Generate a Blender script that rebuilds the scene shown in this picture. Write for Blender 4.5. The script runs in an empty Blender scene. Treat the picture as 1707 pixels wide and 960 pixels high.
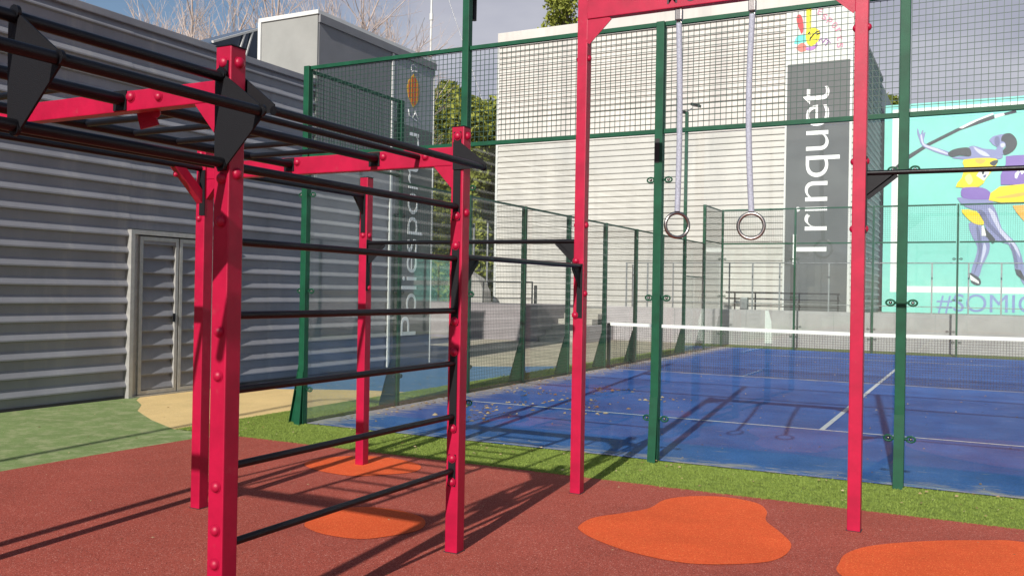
import bpy, bmesh, math, random
from mathutils import Vector, Matrix
random.seed(7)
S = bpy.context.scene
COL = S.collection
R = math.radians

# ------------------------------------------------------------------ camera
FPX, YAW, PITCH, ROLL = 1511.8, -0.478145, 0.003444, 0.0174994
CAM = Vector((6.7542, -7.9991, 1.5394))
_f = Vector((math.sin(YAW)*math.cos(PITCH), math.cos(YAW)*math.cos(PITCH), math.sin(PITCH)))
_r = Vector((math.cos(YAW), -math.sin(YAW), 0)); _u = _r.cross(_f)
_c, _s = math.cos(ROLL), math.sin(ROLL)
CR, CU = _r*_c + _u*_s, _u*_c - _r*_s
cd = bpy.data.cameras.new('camera'); cam = bpy.data.objects.new('camera', cd); COL.objects.link(cam)
M3 = Matrix((CR, CU, -_f)).transposed()
cam.matrix_world = Matrix.Translation(CAM) @ M3.to_4x4()
cd.sensor_fit = 'HORIZONTAL'; cd.sensor_width = 36; cd.lens = FPX/1707*36
cd.clip_start = .05; cd.clip_end = 2000
S.camera = cam
def at(x, y, X=None, Y=None, Z=None):
    """surveying helper: where the sight line through photo point x,y meets a wall or the ground"""
    d = _f + CR*((x-853.5)/FPX) - CU*((y-480)/FPX)
    if Y is not None: t = (Y-CAM.y)/d.y
    elif X is not None: t = (X-CAM.x)/d.x
    else: t = (Z-CAM.z)/d.z
    return CAM + d*t

# ------------------------------------------------------------------ light
SUNDIR = Vector((.215, -1.83, 1)).normalized()
ELEV = math.asin(SUNDIR.z)
sd = bpy.data.lights.new('sun', 'SUN'); sd.energy = 5.0; sd.angle = R(.53); sd.color = (1, .955, .88)
sun = bpy.data.objects.new('sun', sd); COL.objects.link(sun)
sun.rotation_euler = SUNDIR.to_track_quat('Z', 'Y').to_euler()
S.view_settings.view_transform = 'Standard'; S.view_settings.look = 'None'
S.view_settings.gamma = 1; S.view_settings.exposure = .24; S.view_settings.use_curve_mapping = False
S.render.resolution_x = 1024; S.render.resolution_y = 575
S.render.engine = 'CYCLES'
S.cycles.transparent_max_bounces = 32; S.cycles.max_bounces = 8
W = bpy.data.worlds.new('World'); S.world = W; W.use_nodes = True
nt = W.node_tree; N = nt.nodes; L = nt.links
bg = N['Background']; bg.inputs[1].default_value = .08
sky = N.new('ShaderNodeTexSky'); sky.sky_type = 'NISHITA'; sky.sun_disc = False
sky.sun_elevation = ELEV; sky.sun_rotation = R(173.3); sky.air_density = 1.0; sky.dust_density = .6; sky.ozone_density = 1.5
tc = N.new('ShaderNodeTexCoord')
mp = N.new('ShaderNodeMapping'); mp.inputs['Scale'].default_value = (1, 1, 2.6); mp.inputs['Location'].default_value = (.35, .1, .2)
L.new(tc.outputs['Generated'], mp.inputs[0])
n1 = N.new('ShaderNodeTexNoise'); n1.inputs['Scale'].default_value = 2.3; n1.inputs['Detail'].default_value = 9; n1.inputs['Roughness'].default_value = .56
L.new(mp.outputs[0], n1.inputs['Vector'])
# more cover to the north-east, clearer to the west
sx = N.new('ShaderNodeSeparateXYZ'); L.new(tc.outputs['Generated'], sx.inputs[0])
cov = N.new('ShaderNodeMapRange'); cov.inputs[1].default_value = -.85; cov.inputs[2].default_value = -.35; cov.inputs[3].default_value = -.12; cov.inputs[4].default_value = .30
L.new(sx.outputs[0], cov.inputs[0])
ad = N.new('ShaderNodeMath'); ad.operation = 'ADD'; L.new(n1.outputs[0], ad.inputs[0]); L.new(cov.outputs[0], ad.inputs[1])
rp = N.new('ShaderNodeValToRGB'); rp.color_ramp.elements[0].position = .44; rp.color_ramp.elements[1].position = .66
up = N.new('ShaderNodeMapRange'); up.inputs[1].default_value = .38; up.inputs[2].default_value = .62; up.inputs[3].default_value = 0; up.inputs[4].default_value = -.5
L.new(sx.outputs[2], up.inputs[0]); ad2 = N.new('ShaderNodeMath'); ad2.operation = 'ADD'; L.new(ad.outputs[0], ad2.inputs[0]); L.new(up.outputs[0], ad2.inputs[1])
so = N.new('ShaderNodeMapRange'); so.inputs[1].default_value = .25; so.inputs[2].default_value = -.3; so.inputs[3].default_value = 0; so.inputs[4].default_value = -.22
L.new(sx.outputs[1], so.inputs[0]); ad3 = N.new('ShaderNodeMath'); ad3.operation = 'ADD'; L.new(ad2.outputs[0], ad3.inputs[0]); L.new(so.outputs[0], ad3.inputs[1])
L.new(ad3.outputs[0], rp.inputs[0])
n2 = N.new('ShaderNodeTexNoise'); n2.inputs['Scale'].default_value = 4.2; n2.inputs['Detail'].default_value = 7
L.new(mp.outputs[0], n2.inputs['Vector'])
cc = N.new('ShaderNodeValToRGB'); cc.color_ramp.elements[0].position = .36; cc.color_ramp.elements[1].position = .68
cc.color_ramp.elements[0].color = (4.0, 4.15, 5.2, 1); cc.color_ramp.elements[1].color = (6.2, 6.3, 7.0, 1)
L.new(n2.outputs[0], cc.inputs[0])
mx = N.new('ShaderNodeMix'); mx.data_type = 'RGBA'
L.new(rp.outputs[0], mx.inputs[0]); L.new(sky.outputs[0], mx.inputs[6]); L.new(cc.outputs[0], mx.inputs[7])
L.new(mx.outputs[2], bg.inputs[0])

# ------------------------------------------------------------------ materials
def mat(name, col, rough=.5, metal=0, spec=.5, vary=0, vscale=3, bump=0, bscale=80, col2=None, detail=4, coat=0, grime=None, gscale=2.0, gthr=.55, streak=False):
    m = bpy.data.materials.new(name); m.use_nodes = True
    t = m.node_tree; n = t.nodes; l = t.links; b = n['Principled BSDF']
    b.inputs['Roughness'].default_value = rough; b.inputs['Metallic'].default_value = metal
    b.inputs['Specular IOR Level'].default_value = spec; b.inputs['Coat Weight'].default_value = coat
    b.inputs['Base Color'].default_value = (*col, 1)
    co = n.new('ShaderNodeTexCoord'); out = None
    if vary or col2:
        c2 = col2 or tuple(max(0, c*(1-vary)) for c in col); c1 = col if col2 else tuple(min(1, c*(1+vary*.6)) for c in col)
        no = n.new('ShaderNodeTexNoise'); no.inputs['Scale'].default_value = vscale; no.inputs['Detail'].default_value = detail; no.inputs['Roughness'].default_value = .6
        l.new(co.outputs['Object'], no.inputs['Vector'])
        ra = n.new('ShaderNodeValToRGB'); ra.color_ramp.elements[0].position = .35; ra.color_ramp.elements[1].position = .65
        ra.color_ramp.elements[0].color = (*c2, 1); ra.color_ramp.elements[1].color = (*c1, 1)
        l.new(no.outputs[0], ra.inputs[0]); out = ra.outputs[0]
    if grime:
        g = n.new('ShaderNodeTexNoise'); g.inputs['Scale'].default_value = gscale; g.inputs['Detail'].default_value = 10; g.inputs['Roughness'].default_value = .7
        if streak:
            sm = n.new('ShaderNodeMapping'); sm.inputs['Scale'].default_value = (1, 1, .07); l.new(co.outputs['Object'], sm.inputs[0]); l.new(sm.outputs[0], g.inputs['Vector'])
        else: l.new(co.outputs['Object'], g.inputs['Vector'])
        gr = n.new('ShaderNodeMapRange'); gr.inputs[1].default_value = gthr; gr.inputs[2].default_value = gthr+.18; gr.inputs[4].default_value = .8
        l.new(g.outputs[0], gr.inputs[0])
        mi = n.new('ShaderNodeMix'); mi.data_type = 'RGBA'; l.new(gr.outputs[0], mi.inputs[0])
        if out: l.new(out, mi.inputs[6])
        else: mi.inputs[6].default_value = (*col, 1)
        mi.inputs[7].default_value = (*grime, 1); out = mi.outputs[2]
    if out: l.new(out, b.inputs['Base Color'])
    if bump:
        bn = n.new('ShaderNodeTexNoise'); bn.inputs['Scale'].default_value = bscale; bn.inputs['Detail'].default_value = 3
        l.new(co.outputs['Object'], bn.inputs['Vector'])
        bu = n.new('ShaderNodeBump'); bu.inputs['Strength'].default_value = bump; bu.inputs['Distance'].default_value = .01
        l.new(bn.outputs[0], bu.inputs['Height']); l.new(bu.outputs[0], b.inputs['Normal'])
    return m

def rubber(name, col, dark, pale=None, grain=230, wear=(.5, .4, .3), wearthr=.66):
    """coloured rubber granules: speckle in the colour and in the relief, with slow worn patches"""
    m = mat(name, col, rough=.9, spec=.15)
    t = m.node_tree; n = t.nodes; l = t.links; b = n['Principled BSDF']
    co = n.new('ShaderNodeTexCoord')
    v = n.new('ShaderNodeTexVoronoi'); v.inputs['Scale'].default_value = grain; l.new(co.outputs['Object'], v.inputs['Vector'])
    sp = n.new('ShaderNodeSeparateColor'); l.new(v.outputs['Color'], sp.inputs[0])
    ra = n.new('ShaderNodeValToRGB'); e = ra.color_ramp.elements
    e[0].position = .0; e[0].color = (*dark, 1); e[1].position = .45; e[1].color = (*col, 1)
    e2 = e.new(.93); e2.color = (*col, 1); e3 = e.new(1.0); e3.color = (*(pale or tuple(min(1, c*1.5+.05) for c in col)), 1)
    l.new(sp.outputs[0], ra.inputs[0])
    no = n.new('ShaderNodeTexNoise'); no.inputs['Scale'].default_value = 1.3; no.inputs['Detail'].default_value = 8; no.inputs['Roughness'].default_value = .65
    l.new(co.outputs['Object'], no.inputs['Vector'])
    mr = n.new('ShaderNodeMapRange'); mr.inputs[1].default_value = .3; mr.inputs[2].default_value = .7; mr.inputs[3].default_value = .86; mr.inputs[4].default_value = 1.1
    l.new(no.outputs[0], mr.inputs[0])
    mu = n.new('ShaderNodeMix'); mu.data_type = 'RGBA'; mu.blend_type = 'MULTIPLY'; mu.inputs[0].default_value = 1
    l.new(ra.outputs[0], mu.inputs[6]); cb = n.new('ShaderNodeCombineColor')
    for i in range(3): l.new(mr.outputs[0], cb.inputs[i])
    l.new(cb.outputs[0], mu.inputs[7])
    w = n.new('ShaderNodeTexNoise'); w.inputs['Scale'].default_value = 5; w.inputs['Detail'].default_value = 12; w.inputs['Roughness'].default_value = .75
    l.new(co.outputs['Object'], w.inputs['Vector'])
    wr = n.new('ShaderNodeMapRange'); wr.inputs[1].default_value = wearthr; wr.inputs[2].default_value = wearthr+.12; wr.inputs[4].default_value = .7
    l.new(w.outputs[0], wr.inputs[0])
    mw = n.new('ShaderNodeMix'); mw.data_type = 'RGBA'; l.new(wr.outputs[0], mw.inputs[0]); l.new(mu.outputs[2], mw.inputs[6]); mw.inputs[7].default_value = (*wear, 1)
    l.new(mw.outputs[2], b.inputs['Base Color'])
    bu = n.new('ShaderNodeBump'); bu.inputs['Strength'].default_value = .5; bu.inputs['Distance'].default_value = .003
    l.new(v.outputs['Distance'], bu.inputs['Height']); l.new(bu.outputs[0], b.inputs['Normal'])
    return m

M = {}
M['red'] = mat('red_paint', (.37, .0035, .036), rough=.42, spec=.35, vary=.16, vscale=7, bump=.12, bscale=220, grime=(.36, .06, .075), gscale=11, gthr=.62)
M['black'] = mat('black_paint', (.005, .005, .007), spec=.3, rough=.36, bump=.1, bscale=200, vary=.3, vscale=8)
M['black_plate'] = mat('black_plate', (.006, .006, .008), spec=.25, rough=.55, bump=.2, bscale=260)
M['green'] = mat('green_paint', (.005, .066, .032), spec=.25, rough=.5, vary=.25, vscale=5, bump=.08, bscale=150, grime=(.05, .12, .08), gscale=9, gthr=.66)
M['wire'] = mat('green_wire', (.016, .05, .036), rough=.5)
M['steel'] = mat('brushed_steel', (.30, .27, .26), rough=.3, metal=1, bump=.05, bscale=90)
M['galv'] = mat('grey_sleeve', (.34, .36, .44), rough=.6, metal=0, vary=.25, vscale=90, bump=.4, bscale=160)
M['zinc'] = mat('zinc_steel', (.33, .33, .34), rough=.45, metal=.7, vary=.2, vscale=10)
M['alu'] = mat('aluminium_frame', (.40, .39, .37), rough=.45, metal=.3, vary=.12, vscale=12)
M['clad_grey'] = mat('grey_cladding', (.235, .238, .262), rough=.6, metal=0, spec=.3, vary=.16, vscale=.9, bump=.15, bscale=6, grime=(.31, .305, .30), gscale=2.2, gthr=.54, streak=True)
M['clad_white'] = mat('white_cladding', (.52, .49, .455), rough=.55, metal=0, vary=.12, vscale=.5, bump=.1, bscale=3, grime=(.40, .38, .36), gscale=1.0, gthr=.47, streak=True)
M['render_grey'] = mat('grey_render', (.27, .27, .255), rough=.8, vary=.08, vscale=2, bump=.2, bscale=60)
M['dark_render'] = mat('dark_grey_panel', (.19, .19, .20), rough=.7, vary=.08, vscale=2)
M['white_trim'] = mat('white_trim', (.60, .60, .58), rough=.5, vary=.06)
M['sign_dark'] = mat('charcoal_sign', (.085, .09, .092), rough=.55, vary=.12, vscale=1.3)
M['sign_grey'] = mat('grey_sign', (.26, .27, .29), rough=.55, vary=.08)
M['sign_white'] = mat('white_sign', (.52, .53, .50), rough=.5, vary=.04)
M['letter'] = mat('white_letter', (.8, .8, .79), rough=.5)
M['letter_dark'] = mat('dark_letter', (.03, .012, .02), rough=.5)
M['concrete_wall'] = mat('mauve_rendered_wall', (.46, .42, .43), rough=.9, vary=.1, vscale=2.2, bump=.3, bscale=50, grime=(.34, .32, .32), gscale=1.1, gthr=.58)
M['stone'] = mat('pale_step_stone', (.42, .39, .34), rough=.9, vary=.15, vscale=4, bump=.3, bscale=40)
M['bark'] = mat('bark', (.12, .095, .075), rough=.9, vary=.3, vscale=6, bump=.4, bscale=30)
M['twig'] = mat('pale_twig', (.50, .41, .37), rough=.9, vary=.3, vscale=3)
M['blueroof'] = mat('blue_glazing', (.03, .06, .10), rough=.2, vary=.3, vscale=1.5)
M['tape'] = mat('black_tape', (.02, .02, .022), rough=.7)
M['net'] = mat('net_cord', (.02, .02, .025), rough=.8)
M['band'] = mat('white_net_tape', (.75, .74, .70), rough=.7)
M['rred'] = rubber('red_rubber', (.39, .086, .060), (.15, .028, .022), (.62, .32, .26), wear=(.45, .19, .15), wearthr=.61)
M['orange'] = rubber('orange_rubber', (.72, .11, .035), (.55, .07, .012), (.9, .3, .1), wear=(.8, .2, .07), wearthr=.66)
M['gpaint'] = rubber('green_rubber', (.20, .275, .10), (.14, .20, .075), (.34, .38, .2), wear=(.34, .36, .19), wearthr=.47)
M['yellow'] = rubber('yellow_rubber', (.74, .54, .25), (.6, .42, .18), (.8, .65, .4), wear=(.45, .33, .17), wearthr=.60)
M['blue_out'] = rubber('blue_rubber', (.10, .21, .37), (.07, .16, .3), (.2, .3, .45), wear=(.2, .27, .38), wearthr=.58)
M['earth'] = mat('sandy_earth', (.48, .42, .325), rough=1, spec=.1, vary=.25, vscale=.8, bump=.6, bscale=25, detail=10, grime=(.24, .21, .16), gscale=.5, gthr=.55)
M['turf'] = mat('turf_backing', (.18, .245, .05), rough=1, spec=.1, vary=.35, vscale=14, bump=.8, bscale=160, detail=8)
M['slab'] = mat('grey_terrace', (.34, .32, .30), rough=.9, vary=.12, vscale=1, bump=.2, bscale=30)
M['court'] = None
def court_mat():
    m = mat('court_carpet', (.05, .11, .40), rough=.95, spec=.12)
    t = m.node_tree; n = t.nodes; l = t.links; b = n['Principled BSDF']
    co = n.new('ShaderNodeTexCoord')
    def noise(s, d, r, src=None):
        x = n.new('ShaderNodeTexNoise'); x.inputs['Scale'].default_value = s; x.inputs['Detail'].default_value = d; x.inputs['Roughness'].default_value = r
        l.new(src or co.outputs['Object'], x.inputs['Vector']); return x.outputs[0]
    r1 = n.new('ShaderNodeValToRGB'); e = r1.color_ramp.elements
    e[0].position = .3; e[0].color = (.017, .085, .29, 1); e[1].position = .7; e[1].color = (.044, .16, .48, 1)
    l.new(noise(1.1, 9, .62), r1.inputs[0])
    fine = n.new('ShaderNodeMapRange'); fine.inputs[1].default_value = .3; fine.inputs[2].default_value = .7; fine.inputs[3].default_value = .5; fine.inputs[4].default_value = 1.5
    l.new(noise(62, 5, .85), fine.inputs[0])
    cb = n.new('ShaderNodeCombineColor')
    for i in range(3): l.new(fine.outputs[0], cb.inputs[i])
    mu = n.new('ShaderNodeMix'); mu.data_type = 'RGBA'; mu.blend_type = 'MULTIPLY'; mu.inputs[0].default_value = 1
    l.new(r1.outputs[0], mu.inputs[6]); l.new(cb.outputs[0], mu.inputs[7])
    # sand drifted against the walls (object origin is the court's near left corner)
    sep = n.new('ShaderNodeSeparateXYZ'); l.new(co.outputs['Object'], sep.inputs[0])
    dx = n.new('ShaderNodeMapRange'); dx.inputs[1].default_value = .0; dx.inputs[2].default_value = .75; dx.inputs[3].default_value = .34; dx.inputs[4].default_value = 0; l.new(sep.outputs[0], dx.inputs[0])
    dy = n.new('ShaderNodeMapRange'); dy.inputs[1].default_value = .0; dy.inputs[2].default_value = .5; dy.inputs[3].default_value = .20; dy.inputs[4].default_value = 0; l.new(sep.outputs[1], dy.inputs[0])
    nd = n.new('ShaderNodeMath'); nd.operation = 'SUBTRACT'; nd.inputs[1].default_value = 9.168; l.new(sep.outputs[1], nd.inputs[0])
    na = n.new('ShaderNodeMath'); na.operation = 'ABSOLUTE'; l.new(nd.outputs[0], na.inputs[0])
    nr_ = n.new('ShaderNodeMapRange'); nr_.inputs[1].default_value = .0; nr_.inputs[2].default_value = .16; nr_.inputs[3].default_value = .26; nr_.inputs[4].default_value = 0; l.new(na.outputs[0], nr_.inputs[0])
    m0 = n.new('ShaderNodeMath'); m0.operation = 'MAXIMUM'; l.new(dx.outputs[0], m0.inputs[0]); l.new(nr_.outputs[0], m0.inputs[1]); dx = m0
    ma = n.new('ShaderNodeMath'); ma.operation = 'MAXIMUM'; l.new(dx.outputs[0], ma.inputs[0]); l.new(dy.outputs[0], ma.inputs[1])
    st = n.new('ShaderNodeMapping'); st.inputs['Scale'].default_value = (1, 3.2, 1); l.new(co.outputs['Object'], st.inputs[0])
    a2 = n.new('ShaderNodeMath'); a2.operation = 'ADD'; l.new(ma.outputs[0], a2.inputs[0]); l.new(noise(2.6, 12, .72, st.outputs[0]), a2.inputs[1])
    sr = n.new('ShaderNodeMapRange'); sr.inputs[1].default_value = .60; sr.inputs[2].default_value = .78; sr.inputs[4].default_value = .85; l.new(a2.outputs[0], sr.inputs[0])
    mi = n.new('ShaderNodeMix'); mi.data_type = 'RGBA'; l.new(sr.outputs[0], mi.inputs[0]); l.new(mu.outputs[2], mi.inputs[6]); mi.inputs[7].default_value = (.43, .39, .34, 1)
    # thin grains of sand everywhere
    s2 = n.new('ShaderNodeMapRange'); s2.inputs[1].default_value = .58; s2.inputs[2].default_value = .72; s2.inputs[4].default_value = .42; l.new(noise(38, 8, .8), s2.inputs[0])
    m2 = n.new('ShaderNodeMix'); m2.data_type = 'RGBA'; l.new(s2.outputs[0], m2.inputs[0]); l.new(mi.outputs[2], m2.inputs[6]); m2.inputs[7].default_value = (.36, .36, .40, 1)
    l.new(m2.outputs[2], b.inputs['Base Color'])
    bu = n.new('ShaderNodeBump'); bu.inputs['Strength'].default_value = .5; bu.inputs['Distance'].default_value = .006
    l.new(noise(180, 2, .5), bu.inputs['Height']); l.new(bu.outputs[0], b.inputs['Normal'])
    return m
M['court'] = court_mat()
def glass_mat():
    m = bpy.data.materials.new('tempered_glass'); m.use_nodes = True
    t = m.node_tree; n = t.nodes; l = t.links; n.remove(n['Principled BSDF']); out = n['Material Output']
    tr = n.new('ShaderNodeBsdfTransparent'); tr.inputs[0].default_value = (.955, .975, .965, 1)
    gl = n.new('ShaderNodeBsdfGlossy'); gl.inputs['Roughness'].default_value = .02
    fr = n.new('ShaderNodeFresnel'); ge = n.new('ShaderNodeNewGeometry')
    ir = n.new('ShaderNodeMapRange'); ir.inputs[3].default_value = 1.5; ir.inputs[4].default_value = 1/1.5; l.new(ge.outputs['Backfacing'], ir.inputs[0]); l.new(ir.outputs[0], fr.inputs[0])
    mi = n.new('ShaderNodeMixShader'); fm = n.new('ShaderNodeMath'); fm.operation = 'MULTIPLY'; fm.inputs[1].default_value = 1.5; fm.use_clamp = True; l.new(fr.outputs[0], fm.inputs[0]); l.new(fm.outputs[0], mi.inputs[0]); l.new(tr.outputs[0], mi.inputs[1]); l.new(gl.outputs[0], mi.inputs[2])
    # dust film
    df = n.new('ShaderNodeBsdfDiffuse'); df.inputs[0].default_value = (.5, .5, .47, 1)
    co = n.new('ShaderNodeTexCoord'); no = n.new('ShaderNodeTexNoise'); no.inputs['Scale'].default_value = 3; no.inputs['Detail'].default_value = 8
    l.new(co.outputs['Object'], no.inputs['Vector'])
    mr = n.new('ShaderNodeMapRange'); mr.inputs[1].default_value = .35; mr.inputs[2].default_value = .75; mr.inputs[3].default_value = .002; mr.inputs[4].default_value = .02
    l.new(no.outputs[0], mr.inputs[0])
    m2 = n.new('ShaderNodeMixShader'); l.new(mr.outputs[0], m2.inputs[0]); l.new(mi.outputs[0], m2.inputs[1]); l.new(df.outputs[0], m2.inputs[2])
    l.new(m2.outputs[0], out.inputs[0]); return m
M['glass'] = glass_mat()
def leaf_mat(name, c1, c2):
    m = mat(name, c1, rough=.65, spec=.3)
    t = m.node_tree; n = t.nodes; l = t.links; b = n['Principled BSDF']
    g = n.new('ShaderNodeNewGeometry'); ra = n.new('ShaderNodeValToRGB')
    ra.color_ramp.elements[0].color = (*c1, 1); ra.color_ramp.elements[1].color = (*c2, 1)
    l.new(g.outputs['Random Per Island'], ra.inputs[0]); l.new(ra.outputs[0], b.inputs['Base Color'])
    out = n['Material Output']; tl = n.new('ShaderNodeBsdfTranslucent'); l.new(ra.outputs[0], tl.inputs[0])
    mi = n.new('ShaderNodeMixShader'); mi.inputs[0].default_value = .25; l.new(b.outputs[0], mi.inputs[1]); l.new(tl.outputs[0], mi.inputs[2]); l.new(mi.outputs[0], out.inputs[0])
    return m
M['leaf'] = leaf_mat('pine_foliage', (.12, .15, .02), (.36, .38, .07))
M['leaf2'] = leaf_mat('dark_foliage', (.07, .10, .018), (.22, .25, .045))
M['blade'] = leaf_mat('turf_blades', (.18, .25, .045), (.29, .37, .075))
M['dry'] = leaf_mat('dry_leaf', (.24, .12, .05), (.62, .5, .3))
def flat(name, c): 
    if name not in M: M[name] = mat(name, c, rough=.75, vary=.06, vscale=1.2)
    return M[name]

# ------------------------------------------------------------------ mesh builder
ORG = {}
class MB:
    def __init__(s): s.v = []; s.f = []; s.smooth = set()
    def add(s, vs, fs, smooth=False):
        b = len(s.v); s.v += [Vector(v) for v in vs]
        for f in fs:
            if smooth: s.smooth.add(len(s.f))
            s.f.append([b+i for i in f])
        return s
    def box(s, a, b):
        x0, y0, z0 = a; x1, y1, z1 = b
        vs = [(x0,y0,z0),(x1,y0,z0),(x1,y1,z0),(x0,y1,z0),(x0,y0,z1),(x1,y0,z1),(x1,y1,z1),(x0,y1,z1)]
        return s.add(vs, [(0,3,2,1),(4,5,6,7),(0,1,5,4),(1,2,6,5),(2,3,7,6),(3,0,4,7)])
    def bar(s, p, q, w, h, up=(0,0,1)):
        p, q = Vector(p), Vector(q); d = (q-p).normalized(); u = Vector(up); u = (u-d*u.dot(d)).normalized(); r = d.cross(u)
        vs = [o + r*(w/2*i) + u*(h/2*j) for o in (p, q) for i, j in ((-1,-1),(1,-1),(1,1),(-1,1))]
        return s.add(vs, [(0,1,2,3),(7,6,5,4),(0,4,5,1),(1,5,6,2),(2,6,7,3),(3,7,4,0)])
    def path(s, pts, rad, n=12, cap=True, closed=False):
        pts = [Vector(p) for p in pts]; k = len(pts)
        rs = rad if isinstance(rad, (list, tuple)) else [rad]*k
        vs = []; ref = None
        for i, p in enumerate(pts):
            if closed: d = pts[(i+1) % k]-pts[i-1]
            else: d = pts[min(i+1, k-1)]-pts[max(i-1, 0)]
            d.normalize()
            if ref is None: ref = Vector((0,0,1)) if abs(d.z) < .9 else Vector((1,0,0))
            a = (ref-d*ref.dot(d)).normalized(); b = d.cross(a); ref = a
            vs += [p + (a*math.cos(2*math.pi*j/n)+b*math.sin(2*math.pi*j/n))*rs[i] for j in range(n)]
        fs = []
        for i in range(k if closed else k-1):
            for j in range(n):
                a0 = i*n+j; a1 = i*n+(j+1) % n; c = ((i+1) % k)*n
                fs.append((a0, a1, c+(j+1) % n, c+j))
        s.add(vs, fs, True)
        if cap and not closed:
            s.add(vs[:n], [tuple(reversed(range(n)))]); s.add(vs[-n:], [tuple(range(n))])
        return s
    def dome(s, c, nrm, r, h, n=14, k=5):
        c = Vector(c); nn = Vector(nrm).normalized(); a = nn.orthogonal().normalized(); b = nn.cross(a); vs = []
        for i in range(k):
            t = i/k*math.pi/2
            vs += [c + nn*(h*math.sin(t)) + (a*math.cos(2*math.pi*j/n)+b*math.sin(2*math.pi*j/n))*(r*math.cos(t)) for j in range(n)]
        vs.append(c+nn*h); fs = []
        for i in range(k-1):
            for j in range(n): fs.append((i*n+j, i*n+(j+1) % n, (i+1)*n+(j+1) % n, (i+1)*n+j))
        for j in range(n): fs.append(((k-1)*n+j, (k-1)*n+(j+1) % n, k*n))
        return s.add(vs, fs, True)
    def plate(s, pts, off):
        pts = [Vector(p) for p in pts]; o = Vector(off); k = len(pts)
        fs = [tuple(range(k)), tuple(reversed(range(k, 2*k)))] + [(i, k+i, k+(i+1) % k, (i+1) % k) for i in range(k)]
        return s.add(pts+[p+o for p in pts], fs)
    def build(s, name, m, parent=None, label=None, cat=None, group=None, kind=None, org=None, bevel=0):
        if org is None:
            xs = [v.x for v in s.v]; ys = [v.y for v in s.v]; zs = [v.z for v in s.v]
            org = Vector(((min(xs)+max(xs))/2, (min(ys)+max(ys))/2, min(zs)))
        org = Vector(org)
        me = bpy.data.meshes.new(name)
        me.from_pydata([tuple(v-org) for v in s.v], [], s.f)
        bm = bmesh.new(); bm.from_mesh(me)
        bm.faces.ensure_lookup_table()
        for i in s.smooth:
            if i < len(bm.faces): bm.faces[i].smooth = True
        if len(bm.faces) < 20000: bmesh.ops.recalc_face_normals(bm, faces=bm.faces)
        if bevel: bmesh.ops.bevel(bm, geom=[e for e in bm.edges if len(e.link_faces) == 2 and e.calc_face_angle(0) > .6], offset=bevel, segments=2, affect='EDGES', profile=.6)
        bm.to_mesh(me); bm.free()
        me.materials.append(m)
        o = bpy.data.objects.new(name, me); COL.objects.link(o); place(o, org, parent)
        tag(o, label, cat, group, kind); return o
def place(o, org, parent):
    org = Vector(org)
    if parent is not None: o.parent = parent; o.location = org - ORG[parent.name]
    else: o.location = org
    ORG[o.name] = org
def tag(o, label=None, cat=None, group=None, kind=None):
    if label: o['label'] = label
    if cat: o['category'] = cat
    if group: o['group'] = group
    if kind: o['kind'] = kind
    return o
def thing(name, org, label, cat, group=None):
    o = bpy.data.objects.new(name, None); o.empty_display_size = .2; COL.objects.link(o); place(o, org, None)
    return tag(o, label, cat, group)
def textmesh(name, txt, p0, p1, right, up, m, parent=None, thick=.01, bold=0, space=1.0, **kw):
    """lettering whose box spans p0 (start of line, lowest point) to p1, along the unit vectors right / up"""
    cu = bpy.data.curves.new('t', 'FONT'); cu.body = txt; cu.size = 1; cu.offset = bold; cu.space_character = space; cu.resolution_u = 6
    ob = bpy.data.objects.new('t', cu); COL.objects.link(ob)
    dg = bpy.context.evaluated_depsgraph_get(); me = bpy.data.meshes.new_from_object(ob.evaluated_get(dg))
    bpy.data.objects.remove(ob)
    vs = [v.co.copy() for v in me.vertices]; fs = [tuple(p.vertices) for p in me.polygons]
    x0 = min(v.x for v in vs); x1 = max(v.x for v in vs); y0 = min(v.y for v in vs); y1 = max(v.y for v in vs)
    r, u = Vector(right), Vector(up); d = Vector(p1)-Vector(p0); w, h = d.dot(r), d.dot(u); nrm = r.cross(u)
    pts = [Vector(p0)+r*((v.x-x0)/(x1-x0)*w)+u*((v.y-y0)/(y1-y0)*h) for v in vs]
    mb = MB(); k = len(pts); mb.add([p+nrm*thick for p in pts], fs)
    # rim
    from collections import Counter
    ec = Counter(); 
    for f in fs:
        for i in range(len(f)): ec[tuple(sorted((f[i], f[(i+1) % len(f)])))] += 1
    rim = [(f[i], f[(i+1) % len(f)]) for f in fs for i in range(len(f)) if ec[tuple(sorted((f[i], f[(i+1) % len(f)])))] == 1]
    for a, b in rim: mb.add([pts[a], pts[b], pts[b]+nrm*thick, pts[a]+nrm*thick], [(0,1,2,3)])
    return mb.build(name, m, parent, **kw)
def smooth_loop(pts, sub=8):
    """closed Catmull-Rom through 2D points"""
    out = []; k = len(pts)
    for i in range(k):
        p0, p1, p2, p3 = pts[i-1], pts[i], pts[(i+1) % k], pts[(i+2) % k]
        for j in range(sub):
            t = j/sub
            out.append(tuple(.5*((2*p1[c])+(-p0[c]+p2[c])*t+(2*p0[c]-5*p1[c]+4*p2[c]-p3[c])*t*t+(-p0[c]+3*p1[c]-3*p2[c]+p3[c])*t**3) for c in (0, 1)))
    return out
def sheet(name, pts, z, m, thick=.0, **kw):
    k = len(pts); mb = MB()
    bm = bmesh.new(); vs = [bm.verts.new((p[0], p[1], z)) for p in pts]; f = bm.faces.new(vs); 
    if f.normal.z < 0 or True: bm.normal_update()
    if f.normal.z < 0: f.normal_flip()
    bmesh.ops.triangulate(bm, faces=[f])
    bm.verts.index_update()
    mb.add([v.co.copy() for v in bm.verts], [tuple(v.index for v in g.verts) for g in bm.faces]); bm.free()
    return mb.build(name, m, kind='structure', org=kw.get('org', (0, 0, 0)))

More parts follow.
